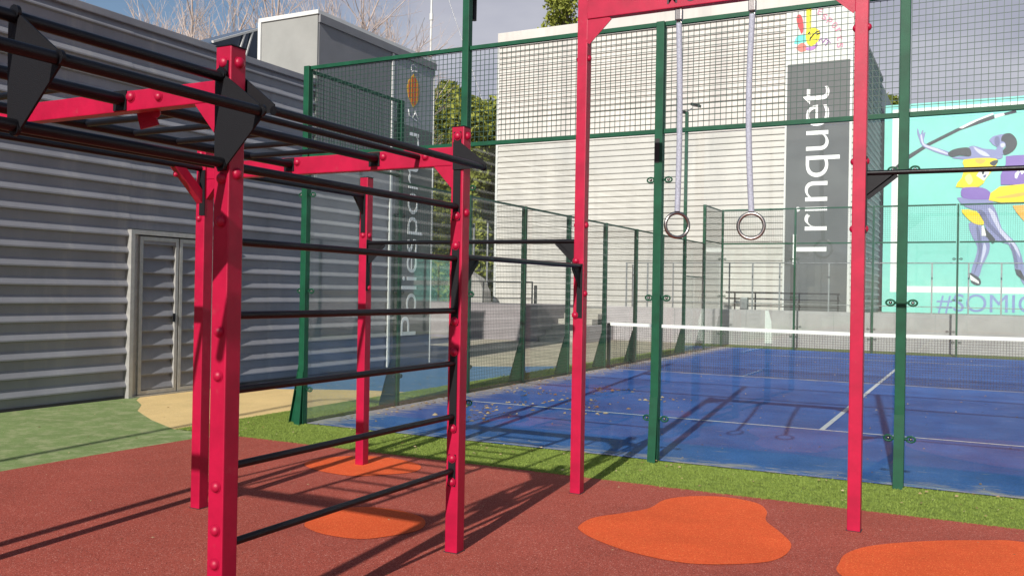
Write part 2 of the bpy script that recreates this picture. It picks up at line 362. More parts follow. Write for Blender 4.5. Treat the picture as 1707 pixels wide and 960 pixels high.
# ------------------------------------------------------------------ ground
def wobble(pts, amp=.03, step=.35):
    out = []
    for i in range(len(pts)):
        a, b = Vector(pts[i]), Vector(pts[(i+1) % len(pts)]); n = max(1, int((b-a).length/step)); n = min(n, 60)
        for j in range(n):
            p = a.lerp(b, j/n); out.append((p.x+random.uniform(-amp, amp), p.y+random.uniform(-amp, amp)))
    return out
sheet('ground', [(-300,-300),(300,-300),(300,400),(-300,400)], 0, M['earth'])
# court size
BX, BY = 2.0587, 1.8336; CW, CL = BX*5, BY*10
sheet('blue_rubber_path', wobble([(-3.45,2.0),(-2.2,2.75),(-1.5,3.12),(-.85,3.3),(-.85,9.4),(-1.6,8.5),(-2.3,8.0),(-3.45,7.6)], .02), .004, M['blue_out'])
sheet('yellow_rubber_path', [(-3.45,.7),(-3.2,.42),(-2.75,.12),(-2.35,-.28),(-2.1,-.43),(-1.6,-.72),(-.87,-1.06),(-.8,-.9),(-.8,3.34),(-1.5,3.16),(-2.2,2.79),(-3.45,2.04)], .006, M['yellow'])
sheet('green_rubber_path', [(-3.45,-40),(-.24,-40),(-.24,-1.05),(-.87,-1.062),(-1.6,-.722),(-2.1,-.432),(-2.35,-.282),(-2.75,.118),(-3.2,.418),(-3.45,.698)], .008, M['gpaint'])
sheet('red_rubber_ground', [(-.26,-40),(30,-40),(30,-1.04),(.1,-1.04),(-.1,-1.14),(-.22,-1.4),(-.27,-2.5)], .012, M['rred'])
sheet('turf_ground', wobble([(-.86,-.92),(-.78,-1.05),(-.25,-1.05),(.1,-1.038),(12,-1.038),(12,20),(-.86,20)], .006, .2), .010, M['turf'])
sheet('court_floor', [(.0,.0),(CW,0),(CW,CL),(0,CL)], .018, M['court'])
# kerb lip under the glass line
def gp(pts): return [tuple(at(x, y, Z=0).xy) for x, y in pts]
blobs = [
 gp([(508,876),(530,861),(570,851),(615,848),(665,854),(700,864),(709,876),(695,888),(650,897),(600,902),(545,895),(515,885)]),
 gp([(508,775),(540,766),(600,762),(660,767),(700,778),(690,789),(640,794),(590,796),(550,791),(520,784)]),
 gp([(965,880),(990,866),(1040,858),(1082,850),(1108,836),(1150,830),(1205,831),(1260,841),(1278,855),(1277,871),(1300,890),(1319,912),(1300,934),(1250,943),(1150,943),(1060,926),(1000,906),(970,890)]),
 gp([(1400,940),(1415,924),(1460,912),(1550,905),(1640,904),(1707,907)])+[(7.6,-1.55),(8.1,-1.9),(8.0,-2.7),(7.3,-3.2),(6.5,-3.1),(6.1,-2.75)],
 [(1.0,-4.6),(1.5,-4.9),(1.7,-5.6),(1.1,-6.0),(.4,-5.6),(.4,-5.0)]]
for b in blobs[:5]: sheet('orange_rubber_spot', smooth_loop(b), .016, M['orange'])
# painted court lines
lz = .022; lm = mat('court_line_paint', (.62, .64, .66), rough=.8, grime=(.25, .3, .45), gscale=16, gthr=.52)
for a, b in (((.0, 2.80), (CW, 2.85)), ((0, CL-2.85), (CW, CL-2.80)), ((CW/2-.025, 2.85), (CW/2+.035, CL-2.85))):
    sheet('court_line', [a, (b[0], a[1]), b, (a[0], b[1])], lz, lm)

# ------------------------------------------------------------------ turf blades
def blades():
    rnd = random.Random(3); vs = []; fs = []
    def put(x, y, n, hmin=.006, hmax=.016):
        for _ in range(n):
            a = rnd.uniform(0, 6.283); h = rnd.uniform(hmin, hmax); w = .0028; px = x+rnd.uniform(-.03, .03); py = y+rnd.uniform(-.03, .03)
            dx, dy = math.cos(a)*w, math.sin(a)*w; k = len(vs); lx, ly = rnd.uniform(-.014, .014), rnd.uniform(-.014, .014)
            vs.extend([(px-dx, py-dy, .009), (px+dx, py+dy, .009), (px+lx, py+ly, .011+h)]); fs.append((k, k+1, k+2))
    for _ in range(15000): put(rnd.uniform(-.84, 8.3), rnd.uniform(-1.03, -.02), 5)
    for _ in range(6500): put(rnd.uniform(-.84, -.03), rnd.uniform(-.02, 6), 5)
    for _ in range(4000): put(rnd.uniform(-.84, -.03), rnd.uniform(6, 18), 3, .02, .05)
    for _ in range(1300): put(rnd.uniform(-.84, 8.3), rnd.gauss(-1.04, .012), 2, .01, .02)
    me = bpy.data.meshes.new('turf'); me.from_pydata(vs, [], fs); me.materials.append(M['blade'])
    o = bpy.data.objects.new('turf', me); COL.objects.link(o); tag(o, 'short green artificial turf strip around the blue court', 'grass', kind='stuff')
blades()
def litter():
    rnd = random.Random(11); mb = MB()
    def leaf(x, y, z, s):
        a = rnd.uniform(0, 6.28); c, d = math.cos(a), math.sin(a); t = rnd.uniform(.2, .8)*s
        p = [(s, 0, t*.3), (0, s*.45, t), (-s, 0, t*.2), (0, -s*.4, .002)]
        mb.add([(x+q[0]*c-q[1]*d, y+q[0]*d+q[1]*c, z+q[2]) for q in p], [(0,1,2), (0,2,3)])
    for _ in range(520): leaf(abs(rnd.gauss(0, .22))+.03, rnd.uniform(.3, 16), .02, rnd.uniform(.012, .03))
    for _ in range(260): leaf(*(lambda c: (rnd.gauss(c[0], .22), rnd.gauss(c[1], .3)))(rnd.choice(((1.9,3.6),(1.3,2.9),(2.3,2.9),(1.6,5.2),(.9,4.2),(2.6,4.6),(1.4,1.6),(.8,2.2)))), .02, rnd.uniform(.02, .042))
    for _ in range(420): leaf(rnd.uniform(0.1, 8), rnd.uniform(.1, 17), .02, rnd.uniform(.01, .02))
    for _ in range(150): leaf(rnd.uniform(-.8, 8), rnd.uniform(-1.0, -.05), .03, rnd.uniform(.010, .022))
    for _ in range(240): leaf(rnd.uniform(0, 8), rnd.uniform(-5.8, -1.1), .013, rnd.uniform(.004, .013))
    for _ in range(60): leaf(rnd.uniform(-3.4, -.3), rnd.uniform(-4, .5), .013, rnd.uniform(.006, .02))
    for _ in range(160): leaf(rnd.uniform(-.85, -.02), rnd.uniform(2, 16), .04, rnd.uniform(.012, .03))
    mb.build('fallen_leaves', M['dry'], label='dry brown leaves scattered over court, turf and rubber', cat='leaves', kind='stuff', org=(0,0,0))
litter()

# ------------------------------------------------------------------ corrugated cladding
def corr(mb, p0, p1, z0, z1, nrm, prof, pitch):
    """cladding running from p0 to p1 (xy) between z0 and z1; prof = [(fraction of pitch, outward)]"""
    p0, p1, nrm = Vector((*p0, 0)), Vector((*p1, 0)), Vector((*nrm, 0)); pts = []; k = 0
    z = z0
    while z < z1-1e-6:
        for fr, o in prof:
            zz = z+fr*pitch
            if zz >= z1: break
            pts.append((zz, o))
        z += pitch
    pts.append((z1, pts[-1][1]))
    vs = []
    for zz, o in pts: vs += [p0+nrm*o+Vector((0,0,zz)), p1+nrm*o+Vector((0,0,zz))]
    fs = [(2*i, 2*i+1, 2*i+3, 2*i+2) for i in range(len(pts)-1)]
    mb.add(vs, fs)
def corr_sheets(mb, p0, p1, z0, z1, nrm, prof, pitch, width):
    p0, p1 = Vector(p0), Vector(p1); d = p1-p0; n = max(1, round(d.length/width)); nr = Vector(nrm); rr = random.Random(5)
    for i in range(n):
        o = nr*(.004*(i % 2)+rr.uniform(0, .0015)); a, b = p0+d*(i/n)+o, p0+d*((i+1)/n)+o+d.normalized()*.03
        corr(mb, a, b, z0, z1, nrm, prof, pitch)
GP = [(0, .0), (.46, .002), (.52, .05), (.60, .05), (.97, .004)]
WP = [(0, .0), (.06, .05), (.16, .05), (.45, .015), (.95, .0)]
XB = -3.45

# ---- grey sports hall on the left
lb = thing('sports_hall', (XB-4, 0, 0), 'long grey corrugated sports hall with white door and tall flat end block', 'building')
DY0, DY1, DZ = .50, 2.12, 2.25
w = MB()
corr_sheets(w, (XB-.05, -40), (XB-.05, DY0-.05), .04, 5.02, (1, 0), GP, .226, 2.6)
corr(w, (XB-.05, DY0-.03), (XB-.05, DY1+.03), DZ+.05, 5.02, (1, 0), GP, .226)
corr_sheets(w, (XB-.05, DY1+.03), (XB-.05, 4.22), .04, 5.02, (1, 0), GP, .226, 1.1)
w.build('corrugated_wall', M['clad_grey'], lb)
MB().box((XB-8, -40, 0), (XB-.06, 4.2, 5.0)).build('wall_core', M['dark_render'], lb)
MB().box((XB-.09, -40, 5.02), (XB+.015, 4.25, 5.12)).build('eaves_trim', M['clad_grey'], lb, bevel=.01)
MB().box((XB-.055, -40, 0), (XB-.02, DY0-.05, .04)).build('base_flashing', M['tape'], lb)
MB().box((XB-.055, DY1+.05, 0), (XB-.02, 6.5, .04)).build('base_flashing', M['tape'], lb)
# vertical sheet laps with rivets
rv = MB()
for y in (-5.6, -3.4, -1.2, 3.2):
    for k in range(22):
        z = .12+k*.226; rv.dome((XB-.003, y, z), (1, 0, 0), .007, .004, 6, 2)

dr = MB(); dr.box((XB-.05, DY0-.04, .0), (XB+.05, DY0+.02, DZ+.03)); dr.box((XB-.05, DY1-.02, .0), (XB+.05, DY1+.04, DZ+.03)); dr.box((XB-.05, DY0+.02, DZ-.03), (XB+.05, DY1-.02, DZ+.03)); dr.box((XB-.05, DY0+.02, 0), (XB+.04, DY1-.02, .03))
door = dr.build('door', M['alu'], lb, label='double louvred metal door with pale aluminium frame')
ym = (DY0+DY1)/2
for a, b in ((DY0+.13, ym-.01), (ym+.01, DY1-.13)):
    f = MB()
    for q in ((a, a+.055), (b-.055, b)): f.box((XB-.04, q[0], .035), (XB+.02, q[1], DZ-.05))
    f.box((XB-.04, a+.055, .035), (XB+.02, b-.055, .09)); f.box((XB-.04, a+.055, DZ-.105), (XB+.02, b-.055, DZ-.05))
    f.build('leaf_frame', M['alu'], door, bevel=.004)
    l_ = MB(); corr(l_, (XB-.052, a+.055), (XB-.052, b-.055), .09, DZ-.105, (1, 0), [(0, 0), (.04, .06), (.12, .06), (.9, .0)], .2)
    l_.build('louvre_panel', M['clad_grey'], door)
MB().box((XB-.045, DY0+.02, .03), (XB-.01, DY0+.13, DZ-.03)).build('side_panel', M['alu'], door)
MB().box((XB-.045, DY1-.13, .03), (XB-.01, DY1-.02, DZ-.03)).build('side_panel', M['alu'], door)
MB().box((XB+.021, ym-.1, 1.02), (XB+.05, ym-.075, 1.14)).build('door_handle', M['black'], door)
# end block
MB().box((XB-1.28, 4.26, 3.25), (XB-.002, 8.0, 6.24)).build('end_block', M['render_grey'], lb)
MB().box((XB-.003, 4.30, 3.25), (XB+.006, 6.47, 6.2)).build('block_panel', M['dark_render'], lb)
MB().box((XB-1.28, 4.30, 0), (XB-.06, 7.99, 3.25)).build('block_core', M['render_grey'], lb)
w = MB(); corr(w, (XB-.05, 4.26), (XB-.05, 6.47), .04, 3.25, (1, 0), GP, .226); w.build('corrugated_wall', M['clad_grey'], lb)
tr = MB(); tr.box((XB-1.32, 4.23, 6.24), (XB+.03, 8.03, 6.31)); tr.box((XB-1.325, 4.225, 5.0), (XB-1.26, 4.26, 6.24))
tr.build('white_coping', M['white_trim'], lb)
MB().box((XB+.007, 4.27, 6.10), (XB+.05, 8.02, 6.238)).build('gutter', M['dark_render'], lb)
MB().box((XB-.01, 6.47, .03), (XB+.022, 6.53, 6.235)).build('white_strip', M['white_trim'], lb)
MB().box((XB-.01, 7.97, .03), (XB+.022, 8.0, 6.235)).build('white_strip', M['white_trim'], lb)
# glazed rooflight behind
rl = thing('rooflight', (-6.2, 5, 5), 'dark blue sloping rooflight with white glazing bars behind the grey hall', 'rooflight')
MB().plate([(-6, 3.95, 5.0), (-6, 6.2, 5.0), (-6, 6.2, 6.9), (-6, 4.33, 6.05)], (-1.2, 0, 0)).build('glazing', M['blueroof'], rl)
b_ = MB(); b_.bar((-5.98, 4.33, 6.06), (-5.98, 6.2, 6.92), .05, .04); 
b_.build('ridge_bar', M['white_trim'], rl)
for y in (5.15, 5.36): MB().bar((-5.975, y, 6.5+(y-5.28)*.46), (-5.975, y-.42, 5.3), .035, .03, (0, 0, 1)).build('glazing_bar', M['white_trim'], rl)

# ---- banner on the hall
sg = thing('banner_sign', (XB, 7.25, 0), 'tall narrow grey sign reading Poliesportiu up the end of the grey hall', 'sign')
MB().box((XB-.01, 6.53, .04), (XB+.010, 7.97, 4.80)).build('dark_field', M['sign_dark'], sg)
MB().box((XB-.01, 6.53, 4.80), (XB+.010, 7.97, 6.1)).build('light_field', M['sign_grey'], sg)
MB().box((XB-.06, 6.53, .0), (XB-.011, 7.97, 6.1)).build('backing_panel', M['dark_render'], sg)
textmesh('lettering', 'Poliesportiu', (XB+.011, 7.62, .62), (XB+.011, 6.92, 4.68), (0,0,1), (0,-1,0), M['letter'], sg, thick=.006, bold=-.008, space=.95)
em = MB(); 
def ell(mb, c, a, b, U, V, n=24, off=(0,0,0), th=.004):
    U, V = Vector(U), Vector(V); mb.plate([Vector(c)+U*(a*math.cos(t*2*math.pi/n))+V*(b*math.sin(t*2*math.pi/n)) for t in range(n)], U.cross(V)*th)
MB().plate([(XB+.011, 7.22, 5.18), (XB+.011, 7.40, 5.35), (XB+.011, 7.43, 5.54), (XB+.011, 7.40, 5.7), (XB+.011, 7.22, 5.86), (XB+.011, 7.04, 5.7), (XB+.011, 6.98, 5.54), (XB+.011, 7.04, 5.35)], (.004, 0, 0)).build('emblem', flat('emblem_yellow', (.75, .42, .03)), sg)
st = MB()
for y in (7.07, 7.17, 7.27, 7.37):
    h = .16 if y in (7.07, 7.37) else .27
    st.box((XB+.0152, y-.018, 5.52-h), (XB+.019, y+.018, 5.52+h))
st.build('emblem_stripes', flat('emblem_red', (.5, .05, .03)), sg)
cr = MB()
for pts in ([(7.13,5.92),(7.1,6.0),(7.2,6.05),(7.3,6.0)], [(7.15,5.9),(7.33,5.93)], [(7.05,5.12),(7.08,5.0),(7.2,4.97),(7.28,5.08)], [(7.2,4.97),(7.4,4.92)], [(7.28,5.12),(7.4,4.98)]):
    MB().path([(XB+.014, y, z) for y, z in pts], .012, 6).build('crest_line', M['letter'], sg)

# ---- white pelota hall
FY = 24.0; PZ = 1.0
FX0, FX1 = -10.61, 3.2
pb = thing('pelota_hall', (-3, FY+3, PZ), 'large white ribbed metal hall with tall plain facade behind the court', 'building')
w = MB(); w.smooth = set()
corr_sheets(w, (FX0, FY), (.64, FY), PZ, 11.45, (0, -1), WP, .218, 3.0)
w.build('ribbed_facade', M['clad_white'], pb)
w = MB(); corr(w, (2.84, FY), (FX1, FY), PZ, 11.0, (0, -1), WP, .218); w.build('ribbed_facade', M['clad_white'], pb)
MB().box((FX0+.02, FY+.004, PZ), (FX1-.01, FY+.3, 11.45)).build('facade_core', M['white_trim'], pb)
MB().box((FX0-.02, FY-.07, 11.45), (FX1, FY+.3, 11.85)).build('parapet', M['clad_white'], pb, bevel=.02)
MB().box((FX0-.03, FY-.06, PZ), (FX0+.06, FY+.3, 11.45)).build('corner_trim', M['white_trim'], pb)
w = MB(); corr(w, (FX1+.03, FY+.3), (FX1+.03, 29.2), PZ, 9.8, (1, 0), GP, .24); w.build('ribbed_side_wall', M['clad_grey'], pb)
MB().box((FX0+.05, FY+.3, PZ), (FX1+.02, 45, 9.78)).build('hall_body', M['clad_grey'], pb)
MB().box((FX1-.1, FY+.3, 9.8), (FX1+.1, 29.2, 9.92)).build('side_eaves', M['dark_render'], pb)
# banner Trinquet
tg = thing('banner_sign', (1.76, FY-.06, PZ), 'tall charcoal sign reading Trinquet up the white ribbed facade', 'sign')
MB().box((.72, FY-.07, PZ), (2.76, FY+.0, 9.46)).build('dark_field', M['sign_dark'], tg)
MB().box((.72, FY-.07, 9.46), (2.76, FY+.0, 11.45)).build('white_field', M['sign_white'], tg)
MB().box((.66, FY-.085, PZ), (.72, FY+.0, 11.45)).build('edge_strip', M['white_trim'], tg)
MB().box((2.76, FY-.085, PZ), (2.84, FY+.0, 11.45)).build('edge_strip', M['white_trim'], tg)
textmesh('lettering', 'Trinquet', (2.47, FY-.071, 2.62), (.99, FY-.071, 8.62), (0,0,1), (-1,0,0), M['letter'], tg, thick=.012, bold=-.008, space=.93)
def painted(name, pts, col, Y, parent, layer=0, sub=0, label=None):
    q = [at(x, y, Y=Y) for x, y in pts]; q2 = [(p.x, p.z) for p in q]
    if sub: q2 = smooth_loop(q2, sub)
    k = Y-.004*(layer+1)
    bm = bmesh.new(); f = bm.faces.new([bm.verts.new((a, k, b)) for a, b in q2]); bm.normal_update()
    if f.normal.y > 0: f.normal_flip()
    bmesh.ops.triangulate(bm, faces=[f]); bm.verts.index_update()
    mb = MB().add([v.co.copy() for v in bm.verts], [tuple(v.index for v in g.verts) for g in bm.faces]); bm.free()
    return mb.build(name, col, parent)
TY = FY-.072
painted('logo_red_ear', [(1328,30),(1331,25),(1336,27),(1339,38),(1339,52),(1336,57),(1333,50),(1329,40)], flat('logo_red', (.62, .07, .08)), TY, tg, 0, 4)
painted('logo_yellow_bar', [(1344,8),(1353,6),(1352,52),(1344,52)], flat('logo_yellow', (.8, .72, .04)), TY, tg, 0)
painted('logo_yellow_face', [(1344,52),(1350,47),(1359,47),(1366,53),(1366,64),(1360,73),(1350,77),(1344,68)], M['logo_yellow'], TY, tg, 1, 4)
painted('logo_teal_patch', [(1324,72),(1330,60),(1343,59),(1345,66),(1342,71),(1328,74)], flat('logo_teal', (.15, .62, .55)), TY, tg, 0, 4)
painted('logo_pink_patch', [(1328,79),(1337,72),(1344,77),(1344,84),(1336,87),(1330,84)], flat('logo_pink', (.75, .2, .17)), TY, tg, 1, 4)
painted('logo_violet_patch', [(1344,80),(1356,78),(1362,72),(1362,78),(1354,84),(1345,84)], flat('logo_violet', (.42, .2, .5)), TY, tg, 2, 4)
sc = MB(); 
for pts in ([(1347,57),(1350,54)], [(1350,66),(1356,58),(1361,54),(1366,52),(1367,56),(1362,58)]): sc.path([at(x, y, Y=TY-.014) for x, y in pts], .022, 6)
sc.build('logo_face_lines', M['letter_dark'], tg)
arc = [(1362,24,'E',-20),(1369,32,'s',-25),(1377,38,'p',-35),(1385,44,'o',-45),(1391,52,'r',-60),(1394,62,'t',-75),(1395,73,'s',-88)]
for x, y, ch, ang in arc:
    c = at(x, y, Y=TY); a = R(ang); r_ = Vector((math.cos(a), 0, math.sin(a))); u_ = Vector((-math.sin(a), 0, math.cos(a)))
    textmesh('logo_letter', ch, c+Vector((0,-.006,0)), c+Vector((0,-.006,0))+r_*.15+u_*.2, r_, u_, flat('logo_rose', (.72, .25, .36)), tg, thick=.004, bold=.0)
sc = MB()
for pts in ([(1365,69),(1369,64),(1372,72)], [(1373,70),(1377,64),(1380,68)], [(1376,76),(1382,68),(1384,72)]): sc.path([at(x, y, Y=TY-.014) for x, y in pts], .018, 6)
sc.build('logo_scribble', M['logo_violet'], tg)

# ---- mural building
MY = 29.3
mbld = thing('mural_building', (10, MY+3, PZ), 'plain block wall painted turquoise with a mural of two athletes', 'building')
MB().box((3.36, MY, PZ-.1), (18, MY+6, 8.87)).build('wall', flat('turquoise_paint', (.22, .60, .53)), mbld)
mu = MB().box((3.64, MY-.004, 1.76), (3.95, MY, 8.5)); mu.box((3.95, MY-.004, 1.76), (18, MY, 1.99)); mu.box((3.64, MY-.004, 8.5), (18, MY, 8.68))
mural = mu.build('mural', flat('mural_white', (.78, .8, .78)), mbld)
LAV, DK, YE, PU, WH = flat('mural_lavender', (.23, .245, .45)), flat('mural_charcoal', (.05, .055, .065)), flat('mural_yellow', (.82, .60, .02)), flat('mural_purple', (.21, .13, .42)), M['mural_white']
PALE = flat('mural_pale_lavender', (.52, .53, .70)); SH = flat('mural_slate', (.14, .15, .28)); OR = flat('mural_orange', (.85, .42, .08))
def A(pts): return [(1500+x/6, 170+y/6) for x, y in pts]
def B(pts): return [(1580+x/4.364, 320+y/4.364) for x, y in pts]
def P(nm, pts, c, lay=0, sub=3): painted(nm, pts, c, MY-.006, mural, lay, sub)
P('vaulting_pole', [(1462,312),(1490,280),(1515,258),(1548,238),(1596,214),(1657,192),(1658,198),(1620,211),(1600,218),(1550,243),(1515,266),(1496,281),(1468,314)], DK, 0, 0)
P('pole_band', A([(590,262),(700,205),(930,112),(940,128),(780,190),(625,268)]), WH, 1, 0)
P('pole_band', A([(948,128),(1040,112),(1050,135),(950,165)]), WH, 1, 0)
P('pole_band', A([(1042,112),(1160,82),(1170,108),(1050,137)]), DK, 0, 0)
P('forearm', A([(178,262),(192,300),(205,335),(222,290),(238,285),(232,320),(258,298),(250,340),(240,395),(270,430),(400,470),(500,505),(520,548),(400,520),(300,480),(222,440),(195,380),(172,310)]), LAV, 2, 2)
P('forearm_light', A([(205,345),(222,330),(232,395),(260,432),(380,470),(480,515),(490,530),(400,505),(290,465),(228,430)]), PALE, 3, 2)
P('upper_arm', A([(480,520),(520,485),(600,462),(690,460),(715,510),(700,545),(600,537),(520,552)]), DK, 4)
P('shoulder', A([(685,462),(740,440),(850,470),(950,480),(1030,540),(1000,572),(900,575),(700,580),(520,562),(620,545),(705,545)]), LAV, 3)
P('shoulder_light', A([(735,448),(780,470),(850,500),(900,545),(830,540),(770,500)]), PALE, 5)
P('face', A([(893,388),(915,360),(950,340),(1060,318),(1080,330),(1070,430),(1030,470),(1040,530),(930,515),(975,460),(930,430),(912,405)]), LAV, 4, 2)
P('face_shade', A([(950,360),(990,350),(1000,410),(980,450),(950,420)]), SH, 5)
P('ear', A([(1005,425),(1035,412),(1055,430),(1040,460),(1012,455)]), PALE, 7)
P('hair', A([(1055,320),(1110,318),(1160,365),(1172,430),(1130,495),(1050,532),(1030,490),(1060,450),(1050,405),(1015,390),(1020,350)]), DK, 6)
P('yellow_vest', A([(640,578),(900,562),(985,590),(930,680),(860,770),(790,850),(560,852),(620,760),(645,650)]), YE, 5, 2)
P('vest_orange', A([(760,575),(860,580),(820,620),(770,610)]), OR, 6)
P('vest_light', A([(650,760),(700,720),(730,790),(690,830)]), flat('mural_lemon', (.9, .82, .25)), 6)
P('armhole', A([(900,612),(940,588),(985,590),(950,640),(915,632)]), DK, 7)
P('race_bib', A([(800,690),(910,680),(880,740),(840,790),(765,740)]), WH, 6, 0)
P('bib_mark', A([(820,695),(850,690),(840,725),(820,725)]), DK, 7, 0)
P('bib_mark', A([(835,735),(870,725),(855,760),(835,760)]), SH, 7, 0)
P('purple_vest', A([(1060,545),(1150,535),(1300,530),(1300,830),(1010,830),(1008,730),(1060,620)]), PU, 5, 0)
P('vest_lettering', A([(1150,720),(1180,690),(1200,700),(1170,770),(1150,760)]), WH, 6, 0)
P('vest_lettering', A([(1200,690),(1230,680),(1245,700),(1220,730)]), WH, 6, 0)
P('purple_shorts', A([(618,872),(700,853),(830,860),(900,900),(912,945),(880,975),(640,965)]), PU, 6)
P('hips', B([(110,40),(190,10),(310,40),(330,110),(250,140),(130,110),(65,45)]), LAV, 4, 2)
P('thigh', B([(150,60),(300,70),(360,160),(392,265),(470,345),(520,420),(545,500),(556,560),(556,680),(520,610),(488,565),(478,480),(440,380),(330,345),(240,190),(200,110)]), LAV, 5, 2)
P('thigh_light', B([(290,120),(340,150),(385,262),(455,340),(510,410),(525,480),(490,420),(380,300)]), PALE, 6, 2)
P('thigh_shade', B([(220,130),(270,150),(310,230),(425,352),(395,350),(270,230)]), SH, 7, 2)
P('shin_shade', B([(450,370),(480,400),(505,480),(510,560),(490,540),(475,450)]), SH, 7, 2)
P('rear_leg', B([(150,230),(230,230),(300,350),(300,440),(250,540),(225,620),(165,600),(200,480),(215,400),(180,330)]), LAV, 4, 2)
P('rear_leg_shade', B([(205,260),(225,260),(250,400),(235,480),(200,580),(190,590),(225,440)]), SH, 5, 2)
P('rear_leg_light', B([(262,370),(280,400),(272,450),(235,540),(250,450)]), PALE, 5, 2)
P('shoe', B([(158,590),(190,600),(235,632),(240,668),(215,678),(170,655)]), DK, 7, 2)
P('shoe_stripe', B([(160,600),(225,650),(228,668),(165,640)]), WH, 8, 0)
P('hand_baton', B([(255,250),(290,285),(345,345),(325,375),(290,335),(250,300)]), DK, 8, 2)
P('hand_light', B([(245,250),(262,245),(280,320),(245,320)]), WH, 9, 0)
P('yellow_streak', B([(100,130),(205,140),(255,200),(258,240),(190,230),(130,180)]), YE, 7, 2)
P('yellow_sleeve', A([(890,985),(905,915),(1000,848),(1300,815),(1300,1010),(1050,1015)]), YE, 7, 0)
P('sleeve_orange', A([(950,960),(1100,930),(1242,905),(1242,935),(1100,960)]), OR, 8, 2)
P('orange_streak', B([(470,100),(560,95),(560,220),(500,150)]), OR, 6, 0)
P('second_shoe', B([(488,560),(530,570),(556,620),(556,650),(500,600)]), DK, 8, 0)
a = at(1561, 526, Y=MY); 
LT = flat('mural_letter_blue', (.19, .25, .50))
textmesh('mural_lettering', '#SOMIC', (a.x, MY-.004, 1.0), (a.x+3.22, MY-.004, 1.72), (1,0,0), (0,0,1), LT, mural, thick=.004, bold=0, space=1.0)

# ---- terrace behind the court
MB().box((-40, 20.15, -.2), (40, 70, PZ)).build('terrace', M['slab'], kind='structure')
MB().box((-4.2, 19.95, 0), (22, 20.15, 1.1)).build('retaining_wall', M['concrete_wall'], label='long low mauve retaining wall behind the far end of the court', cat='wall', bevel=.008)
MB().box((-20, 17.2, 0), (-5.4, 20.148, 1.12)).build('terrace_block', mat('shaded_mauve_render', (.27, .235, .245), rough=.9, vary=.12, vscale=2, bump=.3, bscale=50), label='low mauve rendered terrace block left of the stone steps', cat='wall', bevel=.008)  # mauve render darkened, the shadow lying on the block is in its colour
MB().box((-4.2, 17.4, 0), (-3.95, 19.948, .5)).build('cheek_wall', M['concrete_wall'], label='short low cheek wall right of the stone steps', cat='wall', bevel=.008)
MB().plate([(.93,19.95,.1),(1.15,19.95,.1),(1.12,19.95,.75),(1.03,19.95,1.09),(.93,19.95,1.09)], (0,-.025,0)).build('marker_board', M['letter'], label='narrow white board leaning flat on the long low wall', cat='board')
for x in (-1.9, .35, 2.9, 5.6, 8.3): MB().box((x, 19.944, .02), (x+.012, 19.949, 1.08)).build('wall_joint', M['zinc'], [o for o in bpy.data.objects if o.name.startswith('retaining_wall')][0])
stp = MB()
for k in range(6): stp.box((-5.39, 17.3+k*.47, 0), (-4.205, 20.14, (k+1)*.17))
stp.build('stone_steps', M['stone'], label='pale stone steps climbing to the terrace between low walls', cat='steps', bevel=.006)

def railing(name, x0, x1, y, z0, z1, posts, m, label, mids=(), r=.022, group=None):
    t = thing(name, ((x0+x1)/2, y, z0), label, 'railing', group)
    MB().path([(x0, y, z1), (x1, y, z1)], r, 8).build('top_rail', m, t)
    for z in mids: MB().path([(x0, y, z), (x1, y, z)], r*.7, 8).build('lower_rail', m, t)
    for x in posts: MB().box((x-.02, y-.02, z0), (x+.02, y+.02, z1)).build('post', m, t)
    return t
railing('tall_railing', -3.6, 12, 20.05, 1.1, 2.53, [-3.57,-2.85,-2.0,-.2,.51,1.32,2.74,3.66,5.5,6.42,7.22,9.0,10.8], M['zinc'], 'tall thin grey railing along the top of the long low wall', (1.3,), r=.016)
railing('hand_railing', -.6, 2.9, 21.2, 1.0, 1.62, [-.3,.35,1.7,2.85], M['tape'], 'low dark handrail in front of the Trinquet sign', (1.42, 1.2))
railing('hand_railing', -9.4, -6.95, 20.0, 1.12, 1.86, [-8.9,-6.97], M['tape'], 'dark handrail on the terrace block left of the steps', (1.3,))
MB().box((-6.99, 20.18, 1.0), (-6.9, 20.24, 1.75)).build('bollard', M['tape'], label='dark short post at the head of the stone steps', cat='post')
MB().box((.05, 20.4, 1.0), (.28, 20.6, 1.47)).build('litter_bin', M['zinc'], label='small grey bin on the terrace behind the net', cat='bin', bevel=.02)
dpl = MB().path([(-3.6,20.8,1.0),(-3.6,20.8,2.5)], .05, 8); dpl.build('bollard', M['zinc'], label='thick grey pole standing on the terrace behind the side fence', cat='post')
# rubble / concrete piece and fence poles left of the hall
MB().plate([(-11.5,22,1),(-9.95,22,1),(-9.98,22,1.5),(-10.25,22,2.0),(-10.7,22,2.25),(-11.4,22,2.5)], (0,.5,0)).build('concrete_ramp', M['slab'], label='broken edged grey concrete wedge beside the white hall', cat='concrete wedge')
for i, x in enumerate((-12.6, -11.9, -11.25)):
    MB().path([(x, 24.5, 1), (x, 24.5, 4.3)], .05, 8).build('fence_pole', M['zinc'], label=('slim grey pole before the green trees, farthest from the white hall', 'slim grey pole before the green trees, middle of three', 'slim grey pole before the green trees, closest to the white hall')[i], cat='pole', group='slim poles before the trees')

